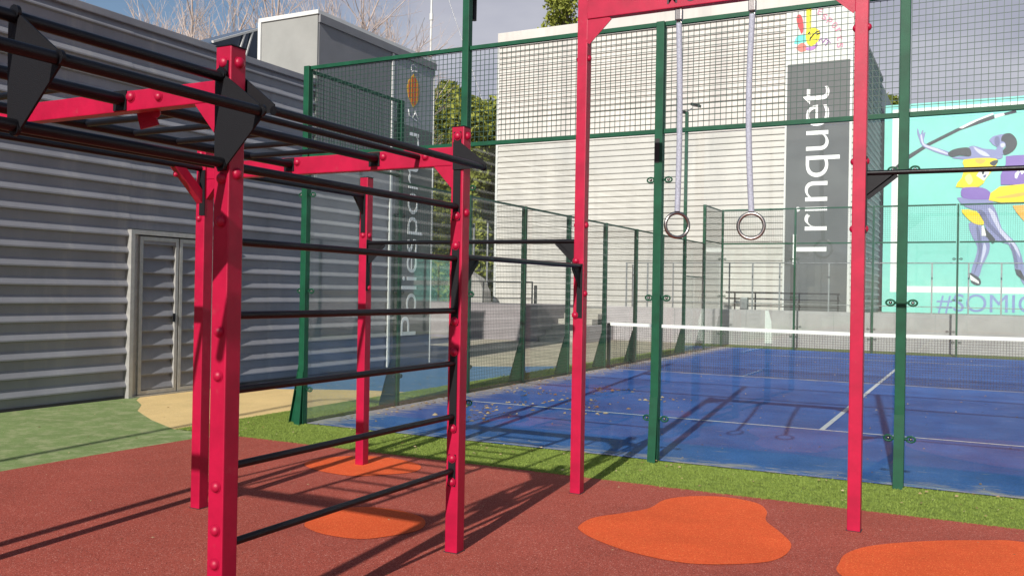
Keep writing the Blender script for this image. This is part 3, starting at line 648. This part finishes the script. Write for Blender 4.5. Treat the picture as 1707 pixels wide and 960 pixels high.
# ------------------------------------------------------------------ court enclosure
en = thing('court_fence', (CW/2, CL/2, 0), 'green framed glass and wire mesh enclosure round the blue court', 'fence')
def P2(side, u, out=0):
    if side == 'near': return Vector((u, -out, 0))
    if side == 'far': return Vector((u, CL+out, 0))
    if side == 'left': return Vector((-out, u, 0))
    return Vector((CW+out, u, 0))
def axes(side): 
    o = P2(side, 0, 1)-P2(side, 0, 0); u = P2(side, 1, 0)-P2(side, 0, 0); return u, o
def gpost(side, u, h, w=.07, d=.07, flare=.13, fz=.62, z=.0):
    U, O = axes(side); c = P2(side, u, .0); mb = MB()
    o1 = .065
    pts = lambda a, b: [c+U*a+O*b]
    a = c-U*w/2+O*-.012; 
    vs = [c+U*(s*w/2)+O*o for s in (-1, 1) for o in (-.012, o1)]
    mb.add([v+Vector((0,0,zz)) for zz in (z, h) for v in (vs[0], vs[2], vs[3], vs[1])], [(0,3,2,1),(4,5,6,7),(0,1,5,4),(1,2,6,5),(2,3,7,6),(3,0,4,7)])
    p = mb.build('post', M['green'], en, bevel=.004)
    if flare:
        k = MB().plate([c+U*(-w*.30)+O*o1+Vector((0,0,fz)), c+U*(-w*.30)+O*(o1+flare)+Vector((0,0,0)), c+U*(-w*.30)+O*o1], U*(w*.6))
        k.build('foot_gusset', M['green'], p)
        fl = MB().plate([c+U*(-w*.5)+O*(o1+flare+.004)+Vector((0,0,0)), c+U*(w*.5)+O*(o1+flare+.004), c+U*(w*.5)+O*(o1+.004)+Vector((0,0,fz+.02)), c+U*(-w*.5)+O*(o1+.004)+Vector((0,0,fz+.02))], O*.006)
        fl.build('foot_flange', M['green'], p)
    return p
def clamp(side, u, z, parent):
    U, O = axes(side); c = P2(side, u, -.02)
    for s in (-1, 1):
        mb = MB(); cc = c+U*(s*.084)+Vector((0,0,z))
        k = 20; ring = []
        mb.path([cc+U*(.033*math.cos(t*2*math.pi/k))+Vector((0,0,.023*math.sin(t*2*math.pi/k)))+O*.03 for t in range(k)], .0075, 6, closed=True)
        mb.path([cc-U*(s*.024)+O*.03, cc-U*(s*.05)+O*.03], .010, 6)
        cl = mb.build('glass_clamp', M['green'], parent)
        MB().dome(cc+O*.026, O, .014, .016, 10, 3).build('clamp_bolt', M['steel'], cl)
def wires(side, u0, u1, z0, z1, sp=.0508, r=.002, parent=None):
    U, O = axes(side); mb = MB(); b = P2(side, 0, .0)
    n = int(round((u1-u0)/sp)); 
    for i in range(n+1):
        c = b+U*(u0+(u1-u0)*i/n); c2 = c+O*(r*1.6)
        mb.bar(c2+Vector((0,0,z0)), c2+Vector((0,0,z1)), 2*r, 2*r, U)
    k = int(round((z1-z0)/sp))
    for j in range(k+1):
        z = z0+(z1-z0)*j/k
        mb.bar(b+U*u0+Vector((0,0,z))-O*(r*.3), b+U*u1+Vector((0,0,z))-O*(r*.3), 2*r, 2*r, (0,0,1))
    return mb.build('mesh_panel', M['wire'], en)
def pane(side, u0, u1, z0, z1):
    U, O = axes(side); c = P2(side, 0, 0)
    p = MB().plate([c+U*u0+Vector((0,0,z0))-O*.005, c+U*u1+Vector((0,0,z0))-O*.005, c+U*u1+Vector((0,0,z1))-O*.005, c+U*u0+Vector((0,0,z1))-O*.005], O*.01)
    return p.build('glass_panel', M['glass'], en)
def rail(side, u0, u1, z, h=.04, d=.04):
    U, O = axes(side); c = P2(side, 0, .02)
    return MB().bar(c+U*u0+Vector((0,0,z)), c+U*u1+Vector((0,0,z)), d, h).build('rail', M['green'], en, bevel=.003)
for side in ('near', 'far'):
    big = side == 'near'
    for i in range(6):
        u = i*BX
        hh = 4.02
        if big and i == 1: hh = 6.2
        w_ = .075 if big else .05
        p = gpost(side, u, hh, w=w_, flare=.05, fz=.58)
        if u < 9:
            for z in (.4, 1.5, 2.58): clamp(side, u, z, p)
        if i < 5:
            pane(side, u+.03, u+BX-.03, .03, 2.985)
            rail(side, u+.04, u+BX-.04, 3.02); rail(side, u+.04, u+BX-.04, 4.0)
            wires(side, u+.045, u+BX-.045, 3.045, 3.975, r=.0024 if big else .002)
for side in ('left', 'right'):
    for i in range(11):
        if side == 'right' and i in (0, 10): continue
        u = i*BY; tall = i <= 1 or i >= 9
        if i in (0, 10): continue
        h = 4.0 if tall else 2.95
        if i == 8: h = 6.2
        p = gpost(side, u, h, w=.07, flare=.2, fz=.7)
        if i in (1, 2, 8, 9):
            for z in (.4, 1.5, 2.5): clamp(side, u, z, p)
    for i in range(10):
        u = i*BY; a, b = u+.045, u+BY-.045
        if i in (0, 9):
            pane(side, a, b, .03, 2.985); rail(side, a, b, 3.02, .03); rail(side, a, b, 3.98, .035); wires(side, a, b, 3.04, 3.96, r=.0022)
        elif i in (1, 8):
            pane(side, a, b, .03, 1.98); rail(side, a, b, 2.0, .03); rail(side, a, b, 2.93, .03); wires(side, a, b, 2.02, 2.91)
        else:
            rail(side, a, b, 2.93, .03); wires(side, a, b, .06, 2.91, sp=.0508, r=.0014); rail(side, a, b, .04, .03)
# corner flare on the near left corner, facing outward to the left
cp = [o for o in en.children if o.name.startswith('post')][0]
MB().plate([(-.036, 0.0, .75), (-.19, 0.0, 0), (-.036, 0.0, 0)], (0, .02, 0)).build('foot_gusset', M['green'], cp)
MB().plate([(-.196, -.035, 0), (-.196, .05, 0), (-.042, .05, .78), (-.042, -.035, .78)], (.006, 0, .0)).build('foot_flange', M['green'], cp)
# black tag on the second near post
MB().box((2*BX-.03, -.068, 2.73), (2*BX+.012, -.0655, 2.95)).build('tape_band', M['tape'], [o for o in en.children if o.name.startswith('post')][2])
# floodlights
def flood(x, y, z, dirs, label):
    t = thing('floodlight', (x, y, z-.12), label, 'floodlight', 'floodlights on the court posts')
    MB().path([(x, y, z-.3), (x, y, z+.02)], .03, 8).build('bracket', M['black'], t)
    for dx, dz, dy in dirs:
        MB().path([(x, y, z), (x+dx*.6, y+dy*.6, z+dz*.6)], .014, 6).build('arm', M['zinc'], t)
        c = Vector((x+dx, y+dy, z+dz)); 
        MB().plate([c+Vector((-.11,-.1,.0)), c+Vector((.11,-.1,-.06)), c+Vector((.11,.1,-.06)), c+Vector((-.11,.1,0))], (.02, 0, .06)).build('lamp_head', M['black'], t)
flood(BX, .1, 4.62, [(.14, -.02, -.05)], 'dark floodlight high on the tall green post of the near court wall')
flood(-.03, 8*BY, 6.2, [(.22, .16, 0), (-.15, .02, 0)], 'small floodlight topping the tall slim post of the left court side')

# ------------------------------------------------------------------ net
ntg = thing('court_net', (CW/2, CL/2, 0), 'black tennis style net with white top tape across the blue court', 'net')
ny = CL/2
def nz(x): return .88+.04*abs(x-CW/2)/(CW/2)
mb = MB(); X0, X1 = .15, CW-.15; n = 222
for i in range(n+1):
    x = X0+(X1-X0)*i/n; mb.bar((x, ny, .03), (x, ny, nz(x)-.03), 0.0042, 0.0042, (0,1,0))
for j in range(19):
    z = .04+j*.0445
    mb.bar((X0, ny+.002, z), (CW/2, ny+.002, z*(nz(CW/2)/nz(0))), 0.0042, 0.0042); mb.bar((CW/2, ny+.002, z*(nz(CW/2)/nz(0))), (X1, ny+.002, z), 0.0042, 0.0042)
mb.build('netting', M['net'], ntg)
mb = MB()
for a, b in ((X0-.05, CW/2), (CW/2, X1+.05)): mb.bar((a, ny, nz(a)-.005), (b, ny, nz(b)-.005), .012, .062)
mb.build('top_tape', M['band'], ntg)
for x in (.08, CW-.08): MB().box((x-.03, ny-.03, .018), (x+.03, ny+.03, .93)).build('net_post', M['black'], ntg)

# ------------------------------------------------------------------ calisthenics rig
rig = thing('calisthenics_rig', (4, -3.4, 0), 'crimson outdoor pull-up rig with black bars and ladder rungs on red rubber', 'exercise rig')
HS = .041
def rpost(x, y, h):
    p = MB().box((x-HS, y-HS, 0.012), (x+HS, y+HS, h)).build('upright', M['red'], rig, bevel=.005)
    MB().box((x-HS-.002, y-HS-.002, h+.0005), (x+HS+.002, y+HS+.002, h+.005)).build('end_cap', M['black'], p)
    MB().box((x-HS-.006, y-HS-.006, 0.0125), (x+HS+.006, y+HS+.006, .0150)).build('foot_joint', M['tape'], p)
    return p
def bolt(p, pos, n, r=.0235):
    n = Vector(n)
    b = MB().dome(pos, n, r, .019, 16, 6)
    b.path([Vector(pos)+n*.0002, Vector(pos)+n*.003], r*1.12, 16)
    return b.build('bolt', M['red'], p)
xA, xB_, xF = 4.03, 1.98, 6.03; yA, yC, yE, yN = -5.27, -3.42, -1.61, -7.12
PA, PC = rpost(4.04, yA, 2.5), rpost(4.03, yC, 2.49)
PB, PD = rpost(1.98, yC, 2.5), rpost(1.985, -1.58, 2.5)
PE, PF = rpost(4.03, yE, 3.79), rpost(6.03, -1.66, 3.79)
PG, PH, PI = rpost(1.98, yA, 2.5), rpost(4.04, yN, 2.5), rpost(1.98, yN, 2.5)
# bolts on the fronts of A, C
for p, x, y in ((PA, 4.04, yA), (PC, 4.03, yC)):
    for z in (2.435, 1.97, 1.798, 1.357, 1.18, .736, .562, .426): bolt(p, (x+.002, y-HS-(.006 if p is PC else .0), z), (0,-1,0))
    for z in (2.44, 1.992): bolt(p, (x+HS, y+.005, z), (1,0,0))
for z in (1.0,): pass
for z in (2.0, 1.545): bolt(PD, (1.985+.0, -1.58-HS, z), (0,-1,0)) if z > 1.9 else bolt(PD, (1.985+HS, -1.58, z), (1,0,0))
bolt(PD, (1.985+HS, -1.58, 2.0), (1,0,0)); bolt(PD, (1.985, -1.58-HS, 2.41), (0,-1,0))
bolt(PB, (1.98-.01, yC-HS, 2.0), (0,-1,0)); bolt(PB, (1.98, yC-HS, 2.44), (0,-1,0))
for z in (1.778, 1.366): bolt(PE, (4.01, yE-HS-.006, z), (0,-1,0))
for z in (3.32, 2.05, 1.53): bolt(PE, (4.03+HS, yE, z), (1,0,0)); 
for z in (3.32, 2.05): bolt(PE, (4.03-HS, yE, z), (-1,0,0))
for z in (3.31, 2.43, 1.987):
    bolt(PF, (6.03+HS, -1.66, z), (1,0,0)); bolt(PF, (6.03-HS, -1.66, z), (-1,0,0))
def beam(x0, x1, y, z0, z1, d=.06, m='red'):
    return MB().box((x0, y-d/2, z0), (x1, y+d/2, z1)).build('cross_beam', M[m], rig, bevel=.005)
bA = beam(1.98+HS, 4.04-HS, yA, 2.285, 2.372); bC = beam(1.98+HS, 4.03-HS, yC, 2.268, 2.378); bN = beam(1.98+HS, 4.04-HS, yN, 2.285, 2.372)
# longer raised beam over the rings
bE = beam(4.03+HS, 6.03-HS, -1.63, 3.605, 3.75, .07)
tx = at(1112, 9, Y=-1.665); 
textmesh('beam_lettering', 'MUS', (tx.x, -1.6655, 3.636), (tx.x+.32, -1.6655, 3.72), (1,0,0), (0,0,1), M['letter_dark'], bE, thick=.002, bold=.01, space=1.9)
def gusset(pts, off, parent, m='red', name='gusset'): return MB().plate(pts, off).build(name, M[m], parent, bevel=.0)
gusset([(4.04-HS, yA-.028, 2.284), (3.87, yA-.028, 2.284), (4.04-HS, yA-.028, 2.14)], (0, .05, 0), bA)
gusset([(4.03-HS, yC-.028, 2.267), (3.86, yC-.028, 2.267), (4.03-HS, yC-.028, 2.13)], (0, .05, 0), bC)
gusset([(1.98+HS, yC-.028, 2.267), (2.15, yC-.028, 2.267), (1.98+HS, yC-.028, 2.13)], (0, .05, 0), bC)
gusset([(4.03+HS, -1.655, 3.604), (4.25, -1.655, 3.604), (4.03+HS, -1.655, 3.42)], (0, .008, 0), bE)
MB().bar((4.25, -1.65, 3.60), (4.075, -1.65, 3.43), .04, .008, (0,1,0)).build('gusset_flange', M['red'], bE)
gusset([(6.03-HS, -1.655, 3.604), (5.80, -1.655, 3.604), (6.03-HS, -1.655, 3.42)], (0, .008, 0), bE)
MB().bar((5.80, -1.65, 3.60), (5.985, -1.65, 3.43), .04, .008, (0,1,0)).build('gusset_flange', M['red'], bE)
def tubep(p, q, r=.0165, name='bar', m='black', parent=None, n=16):
    return MB().path([p, q], r, n).build(name, M[m], parent or rig)
# stall-bar rungs between A and C
for z in (2.025, 1.722, 1.420, 1.114, .805, .490):
    r = tubep((4.035, yA+HS+.01, z), (4.03, yC-HS-.012, z), .0165 if z < 2 else .019, 'rung')
# black bracket strips
def strip(p, x, y, z0, z1, w=.048, t=.006, side=-1):
    return MB().box((x-w/2, y if side > 0 else y-t, z0), (x+w/2, y+t if side > 0 else y, z1)).build('bracket_strip', M['black_plate'], p)
for z0, z1 in ((1.945, 2.46), (1.335, 1.82), (.715, 1.2), (.40, .585)):
    strip(PC, 4.03, yC-HS, z0, z1); strip(PA, 4.04, yA+HS, z0, z1, side=1)
strip(PA, 4.045, yA-HS, 2.0, 2.44)
strip(PH, 4.04, yN+HS, 2.0, 2.44, side=1)
# prism grip bars with triangular spacer plates
O1, O2 = 4.24, 2.235
def tri(y, parent, big=True, t=.008):
    if big: pts = [(4.015, y, 2.39), (4.05, y, 2.39), (4.28, y, 2.228), (4.28, y, 2.212), (4.075, y, 2.01), (4.02, y, 2.015)]
    else: pts = [(4.006, y, 2.40), (4.05, y, 2.40), (4.222, y, 2.272), (4.222, y, 2.24), (4.006, y, 2.24)]
    return MB().plate(pts, (0, t, 0)).build('spacer_plate', M['black_plate'], parent)
tri(yA-HS-.02, PA); tri(yA+HS+.012, PA, False); tri(yC-HS-.014, PC, False); 
mid = tri(-6.2, rig)
for (x, z) in ((4.045, 2.372), (4.255, 2.22), (4.06, 2.03)):
    tubep((x, yN+HS, z), (x, yA-HS-.012, z), .0205, 'grip_bar')
tubep((4.22, yA+HS+.012, 2.245), (4.20, yC-HS-.0, 2.247), .0185, 'grip_bar')
MB().path([(4.20, yC-HS+.0, 2.247), (4.20, yC-HS+.012, 2.247)], .0215, 16).build('bar_cap', M['black'], PC)
# weld seams at plate corners
for (x, z) in ((4.05, 2.385), (4.265, 2.222), (4.06, 2.02)):
    for y in (yA-HS-.022, -6.2): MB().path([(x, y-.006, z), (x, y+.006, z)], .024, 12).build('weld_seam', M['black'], PA if y > -6 else mid)
# monkey bar rails and rungs
for x, z, r in ((3.44, 2.335, .026), (2.765, 2.335, .026)):
    tubep((x, yN+.03, z), (x, yA-.033, z), r, 'rail_tube'); tubep((x, yA+.033, z), (x, yC-.033, z), r, 'rail_tube')
    for y, b in ((yA, bA), (yC, bC)):
        bolt(b, (x+.055, y-.03, z+.01), (0,-1,0))
        MB().box((x-.05, y-.036, z-.045), (x+.03, y-.0305, z+.04)).build('rail_flange', M['black_plate'], b)
tubep((3.75, yA+.033, 2.33), (3.75, yC-.033, 2.33), .0165, 'grip_bar')
bolt(bC, (3.80, yC-.03, 2.33), (0,-1,0)); bolt(bA, (3.665, yA-.03, 2.331), (0,-1,0), .02)
bolt(bA, (3.58, yA+.03, 2.28), (0,1,0), .02)
for k in range(5): tubep((2.765, -4.97+.285*k, 2.335), (3.44, -4.97+.285*k, 2.335), .0155, 'rung', n=12)
for k in range(6): tubep((2.765, -5.56-.285*k, 2.335), (3.44, -5.56-.285*k, 2.335), .0155, 'rung', n=12)
MB().plate([at(228,189,Y=-5.19), at(256,187,Y=-5.19), at(264,208,Y=-5.19), at(234,216,Y=-5.19)], (0,.008,0)).build('coupling_plate', M['red'], bA)
# bars on the far side (x = 1.98)
for a, b in ((yN+HS, yA-HS), (yA+HS, yC-HS), (yC+HS, -1.58-HS)): tubep((1.98, a, 2.34), (1.98, b, 2.34), .0185, 'pull_up_bar')
tubep((2.25, yN+.03, 2.33), (2.25, yA-.03, 2.33), .0185, 'pull_up_bar'); tubep((2.25, yA+.03, 2.33), (2.25, yC-.03, 2.33), .0185, 'pull_up_bar')
MB().plate([(1.95, yC-HS, 2.10), (1.95, yC-HS, 2.19), (1.95, yC-.19, 2.325), (1.95, yC-.28, 2.325)], (.055, 0, 0)).build('brace', M['red'], PB)
bolt(PB, (1.985, yC-.262, 2.275), (.0, -.75, -.6), .018)
strip(PB, 2.0, yC-HS, 2.02, 2.33); strip(PD, 1.985, -1.58-HS, 2.02, 2.36, .045)
gusset([(1.97, -1.58-HS-.006, 2.325), (1.97, -1.58-HS-.13, 2.325), (1.97, -1.58-HS-.006, 2.18)], (.02, 0, 0), PD, 'black_plate')
# D - E bar and C - E bar with triangular brackets
tubep((1.985+HS, -1.6, 1.935), (4.03-HS, -1.6, 1.93), .0165, 'pull_up_bar')
for x0, s, p in ((1.985+HS, 1, PD), (4.03-HS, -1, PE)):
    MB().plate([(x0, -1.603, 1.925), (x0+s*.16, -1.603, 1.925), (x0, -1.603, 1.78)], (0, .006, 0)).build('bracket_web', M['black_plate'], p)
    MB().bar((x0+s*.17, -1.6, 1.92), (x0+s*.01, -1.6, 1.765), .034, .006, (0,1,0)).build('bracket_flange', M['black_plate'], p)
    MB().box((min(x0, x0+s*.006), -1.625, 1.52), (max(x0, x0+s*.006), -1.575, 1.96)).build('bracket_strip', M['black_plate'], p)
tubep((4.045, yC+HS, 1.735), (4.045, yE-HS, 1.74), .0165, 'pull_up_bar')
for y0, s, p in ((yC+HS, 1, PC), (yE-HS, -1, PE)):
    MB().plate([(4.042, y0, 1.73), (4.042, y0+s*.15, 1.73), (4.042, y0, 1.6)], (.006, 0, 0)).build('bracket_web', M['black_plate'], p)
    MB().bar((4.045, y0+s*.15, 1.725), (4.045, y0+s*.008, 1.585), .034, .006, (1,0,0)).build('bracket_flange', M['black_plate'], p)
    MB().box((4.02, min(y0, y0+s*.006), 1.345), (4.066, max(y0, y0+s*.006), 1.755)).build('bracket_strip', M['black_plate'], p)
# F - next post bar to the right
PK = rpost(8.05, -1.66, 2.5)
tubep((6.03+HS, -1.66, 2.352), (8.05-HS, -1.66, 2.335), .0165, 'pull_up_bar')
MB().plate([(6.03+HS, -1.663, 2.34), (6.25, -1.663, 2.34), (6.03+HS, -1.663, 2.2)], (0, .006, 0)).build('bracket_web', M['black_plate'], PF)
MB().bar((6.255, -1.66, 2.335), (6.075, -1.66, 2.19), .034, .006, (0,1,0)).build('bracket_flange', M['black_plate'], PF)
MB().box((6.03+HS, -1.685, 1.96), (6.03+HS+.006, -1.635, 2.46)).build('bracket_strip', M['black_plate'], PF)

# ------------------------------------------------------------------ rings
def ring(xt, xb, zc, rx, yaw, lab, bow):
    t = thing('gymnastic_ring', (xb, -1.62, zc-.1), lab, 'gym ring', 'gymnastic rings')
    st = [(xt+(xb-xt)*s+bow*math.sin(math.pi*s), -1.62, 3.50+(zc+.1-3.50)*s) for s in [i/10 for i in range(11)]]
    MB().path(st, .021, 12).build('hanging_strap', M['galv'], t)
    c = MB(); c.box((xt-.025, -1.645, 3.52), (xt+.025, -1.595, 3.60)); c.build('beam_clamp', M['steel'], t, bevel=.006)
    MB().path([(xt+.018*math.cos(k*math.pi/6), -1.62, 3.497+.022*math.sin(k*math.pi/6)) for k in range(12)], .006, 6, closed=True).build('shackle', M['steel'], t)
    k = 40; ca, sa = math.cos(yaw), math.sin(yaw)
    MB().path([(xb+rx*math.cos(a)*ca, -1.62+rx*math.cos(a)*sa, zc+rx*math.sin(a)) for a in [2*math.pi*i/k for i in range(k)]], .0125, 10, closed=True).build('ring', M['steel'], t)
ring(4.775, 4.786, 2.037, .088, R(38), 'left steel ring on its grey strap, beside the green fence post', .012)
ring(5.302, 5.318, 2.022, .088, R(8), 'right steel ring on its grey strap, nearer the Trinquet sign', -.022)

# ------------------------------------------------------------------ trees
def crown(mb, blobs_, n, size, rnd, flatten=1):
    for _ in range(n):
        c, r = rnd.choice(blobs_)
        d = Vector((rnd.gauss(0,1), rnd.gauss(0,1), rnd.gauss(0,1))).normalized()*(r*(rnd.random()**.35))
        p = Vector(c)+Vector((d.x, d.y, d.z*flatten)); s = size*rnd.uniform(.5, 1.3)
        a = Vector((rnd.gauss(0,1), rnd.gauss(0,1), rnd.gauss(0,.6))).normalized(); b = a.orthogonal().normalized(); b.rotate(Matrix.Rotation(rnd.uniform(0, 6.28), 3, a))
        c2 = a.cross(b)
        mb.add([p-b*s*.5, p+c2*s*.28, p+b*s*.6, p-c2*s*.28], [(0,1,2,3)])
def tree(x, y, z0, h, w, label, m='leaf', n=5200, seed=1, leaf=.2, base=.12, name='pine_tree', group=None):
    rnd = random.Random(seed); t = thing(name, (x, y, z0), label, 'tree', group)
    tr = MB(); pts = [(x+rnd.uniform(-.1,.1)*i, y, z0+h*.9*i/6) for i in range(7)]
    tr.path(pts, [.24*(1-i/7.5)*h/10 for i in range(7)], 8)
    bl = []
    for i in range(26):
        f = rnd.random(); zz = z0+h*(base+(.97-base)*f); ww = w*(1-.75*f**2.2)*.62
        a = rnd.uniform(0, 6.28); rr = ww*rnd.uniform(.2, 1)
        c = (x+math.cos(a)*rr, y+math.sin(a)*rr, zz); bl.append((c, w*rnd.uniform(.16, .34)))
        tr.path([(x, y, zz-h*.06), (x+math.cos(a)*rr*.5, y+math.sin(a)*rr*.5, zz-h*.03), c], [.05*h/10, .03*h/10, .012*h/10], 5)
    tr.build('trunk', M['bark'], t)
    cr_ = MB(); crown(cr_, bl, n, leaf, rnd); cr_.build('crown', M[m], t, org=(x, y, z0)); return t
g1 = 'evergreens left of the white hall'
def tx_(px, Y): return at(px, 480, Y=Y).x
tree(tx_(735, 33), 33, 1, 11.2, 3.2, 'bushy evergreen just right of the grey hall, the leftmost of its clump', seed=2, n=15000, leaf=.27, base=.02, group=g1)
tree(tx_(772, 30), 30, 1, 9.6, 3.0, 'lighter rounded evergreen in the middle of the clump', seed=3, n=15000, leaf=.25, base=.02, group=g1)
tree(tx_(815, 34), 34, 1, 10.6, 2.9, 'evergreen hugging the left edge of the white ribbed hall', seed=4, n=15000, leaf=.27, base=.02, group=g1)
tree(tx_(700, 37), 37, 1, 11.0, 3.4, 'evergreen mostly hidden behind the grey hall end', 'leaf2', seed=5, n=12000, leaf=.26, base=.02, group=g1)
tree(tx_(795, 42), 42, 1, 11.5, 4, 'dark evergreen deepest in the clump', 'leaf2', seed=9, n=12000, leaf=.3, base=.02, group=g1)
tree(tx_(935, 50), 50, 1, 23.5, 4.6, 'tall evergreen rising above the white hall roof', seed=6, n=9000, leaf=.3, base=.5)
tree(tx_(872, 52), 52, 1, 17.6, 3.2, 'small dark treetop just showing over the left end of the white roof', 'leaf2', seed=8, n=4000, leaf=.28, base=.5)
tree(tx_(1480, 60), 60, 1, 14.7, 2.4, 'distant treetop between the white hall and the turquoise wall', 'leaf2', seed=12, n=3000, leaf=.3, base=.4)

def bare(x, y, h, label, seed, group):
    rnd = random.Random(seed); t = thing('bare_tree', (x, y, 0), label, 'tree', group); tk = MB(); tw = MB()
    def grow(p, d, ln, r, lev):
        q = p.copy(); pts = [p.copy()]; k = 4; dd = d.copy()
        for i in range(k):
            dd = (dd+Vector((rnd.gauss(0,.09), rnd.gauss(0,.09), .05))).normalized(); q = q+dd*(ln/k); pts.append(q.copy())
        rr = [r*(1-.5*i/k) for i in range(k+1)]
        (tk if lev < 2 else tw).path(pts, rr, 6 if lev < 2 else 4, cap=False)
        if lev >= 5: return
        nb = (9, 5, 4, 4, 2)[lev]
        for j in range(nb):
            f = rnd.uniform(.25, 1) if lev else rnd.uniform(.35, 1)
            o = pts[min(k, int(f*k))]; a = rnd.uniform(0, 6.28); sp = rnd.uniform(.35, .75)
            e = dd.orthogonal().normalized(); e.rotate(Matrix.Rotation(a, 3, dd))
            grow(o, (dd+e*sp).normalized(), ln*rnd.uniform(.5, .72), max(.0045, r*.5*(1 if lev < 2 else .85)), lev+1)
    grow(Vector((x, y, 0)), Vector((0, 0, 1)), h*.5, h*.014, 0)
    tk.build('trunk', M['twig'], t); tw.build('twigs', M['twig'], t, org=(x, y, 0))
gb = 'bare winter trees behind the grey hall'
for px, Y, h, sd_, lab in ((165, 12, 12.5, 21, 'leafless pale tree behind the hall, farthest left'), (235, 13, 14, 22, 'leafless tree behind the hall roof, second from the left'), (335, 17, 15.5, 23, 'leafless tree left of the red post top'), (400, 19, 18, 24, 'tallest leafless tree, with the thickest trunk, above the blue rooflight'), (470, 22, 17.5, 25, 'leafless tree above the grey end block'), (585, 27, 18.0, 26, 'leafless tree right of the grey end block corner')):
    bare(at(px, 480, Y=Y).x, Y, h, lab, sd_, gb)

# ------------------------------------------------------------------ mast
mY = 40; mb_ = at(711, 480, Y=mY).x
ms = thing('mast', (mb_, mY, 0), 'slim white mast with guy wires behind the grey hall end', 'mast')
zt = at(711, 30, Y=mY).z
MB().path([(mb_, mY, 0), (mb_, mY, zt+9)], [.075, .06], 10).build('pole', M['white_trim'], ms)
a_, b_ = at(708, 30, Y=mY), at(688, 80, Y=mY); MB().path([a_, a_+(b_-a_)*6], .02, 5).build('guy_wire', M['zinc'], ms)
a_, b_ = at(748, 0, Y=mY), at(773, 75, Y=mY); MB().path([Vector((mb_, mY, a_.z+(a_.x-mb_)*3)), a_, a_+(b_-a_)*3.6], .02, 5).build('guy_wire', M['zinc'], ms)
MB().path([(mb_, mY, zt-.2), (mb_, mY, zt+.2)], .12, 8).build('collar', M['white_trim'], ms)

# ------------------------------------------------------------------ lamp post behind the viewer (its shade crosses the green rubber)
lp = thing('street_lamp', (.34, -12, 0), 'tall slim lamp post behind the rig whose shade crosses the green rubber', 'lamp post')
MB().path([(.34, -12, 0), (.34, -12, 7.6)], [.06, .035], 10).build('pole', M['zinc'], lp)
MB().path([(.34, -12, 7.55), (.55, -12, 7.7), (1.0, -12, 7.72)], .025, 8).build('arm', M['zinc'], lp)
MB().plate([(.9,-12.1,7.74),(1.35,-12.06,7.72),(1.35,-11.94,7.72),(.9,-11.9,7.74)], (0,0,-.07)).build('lamp_head', M['zinc'], lp)
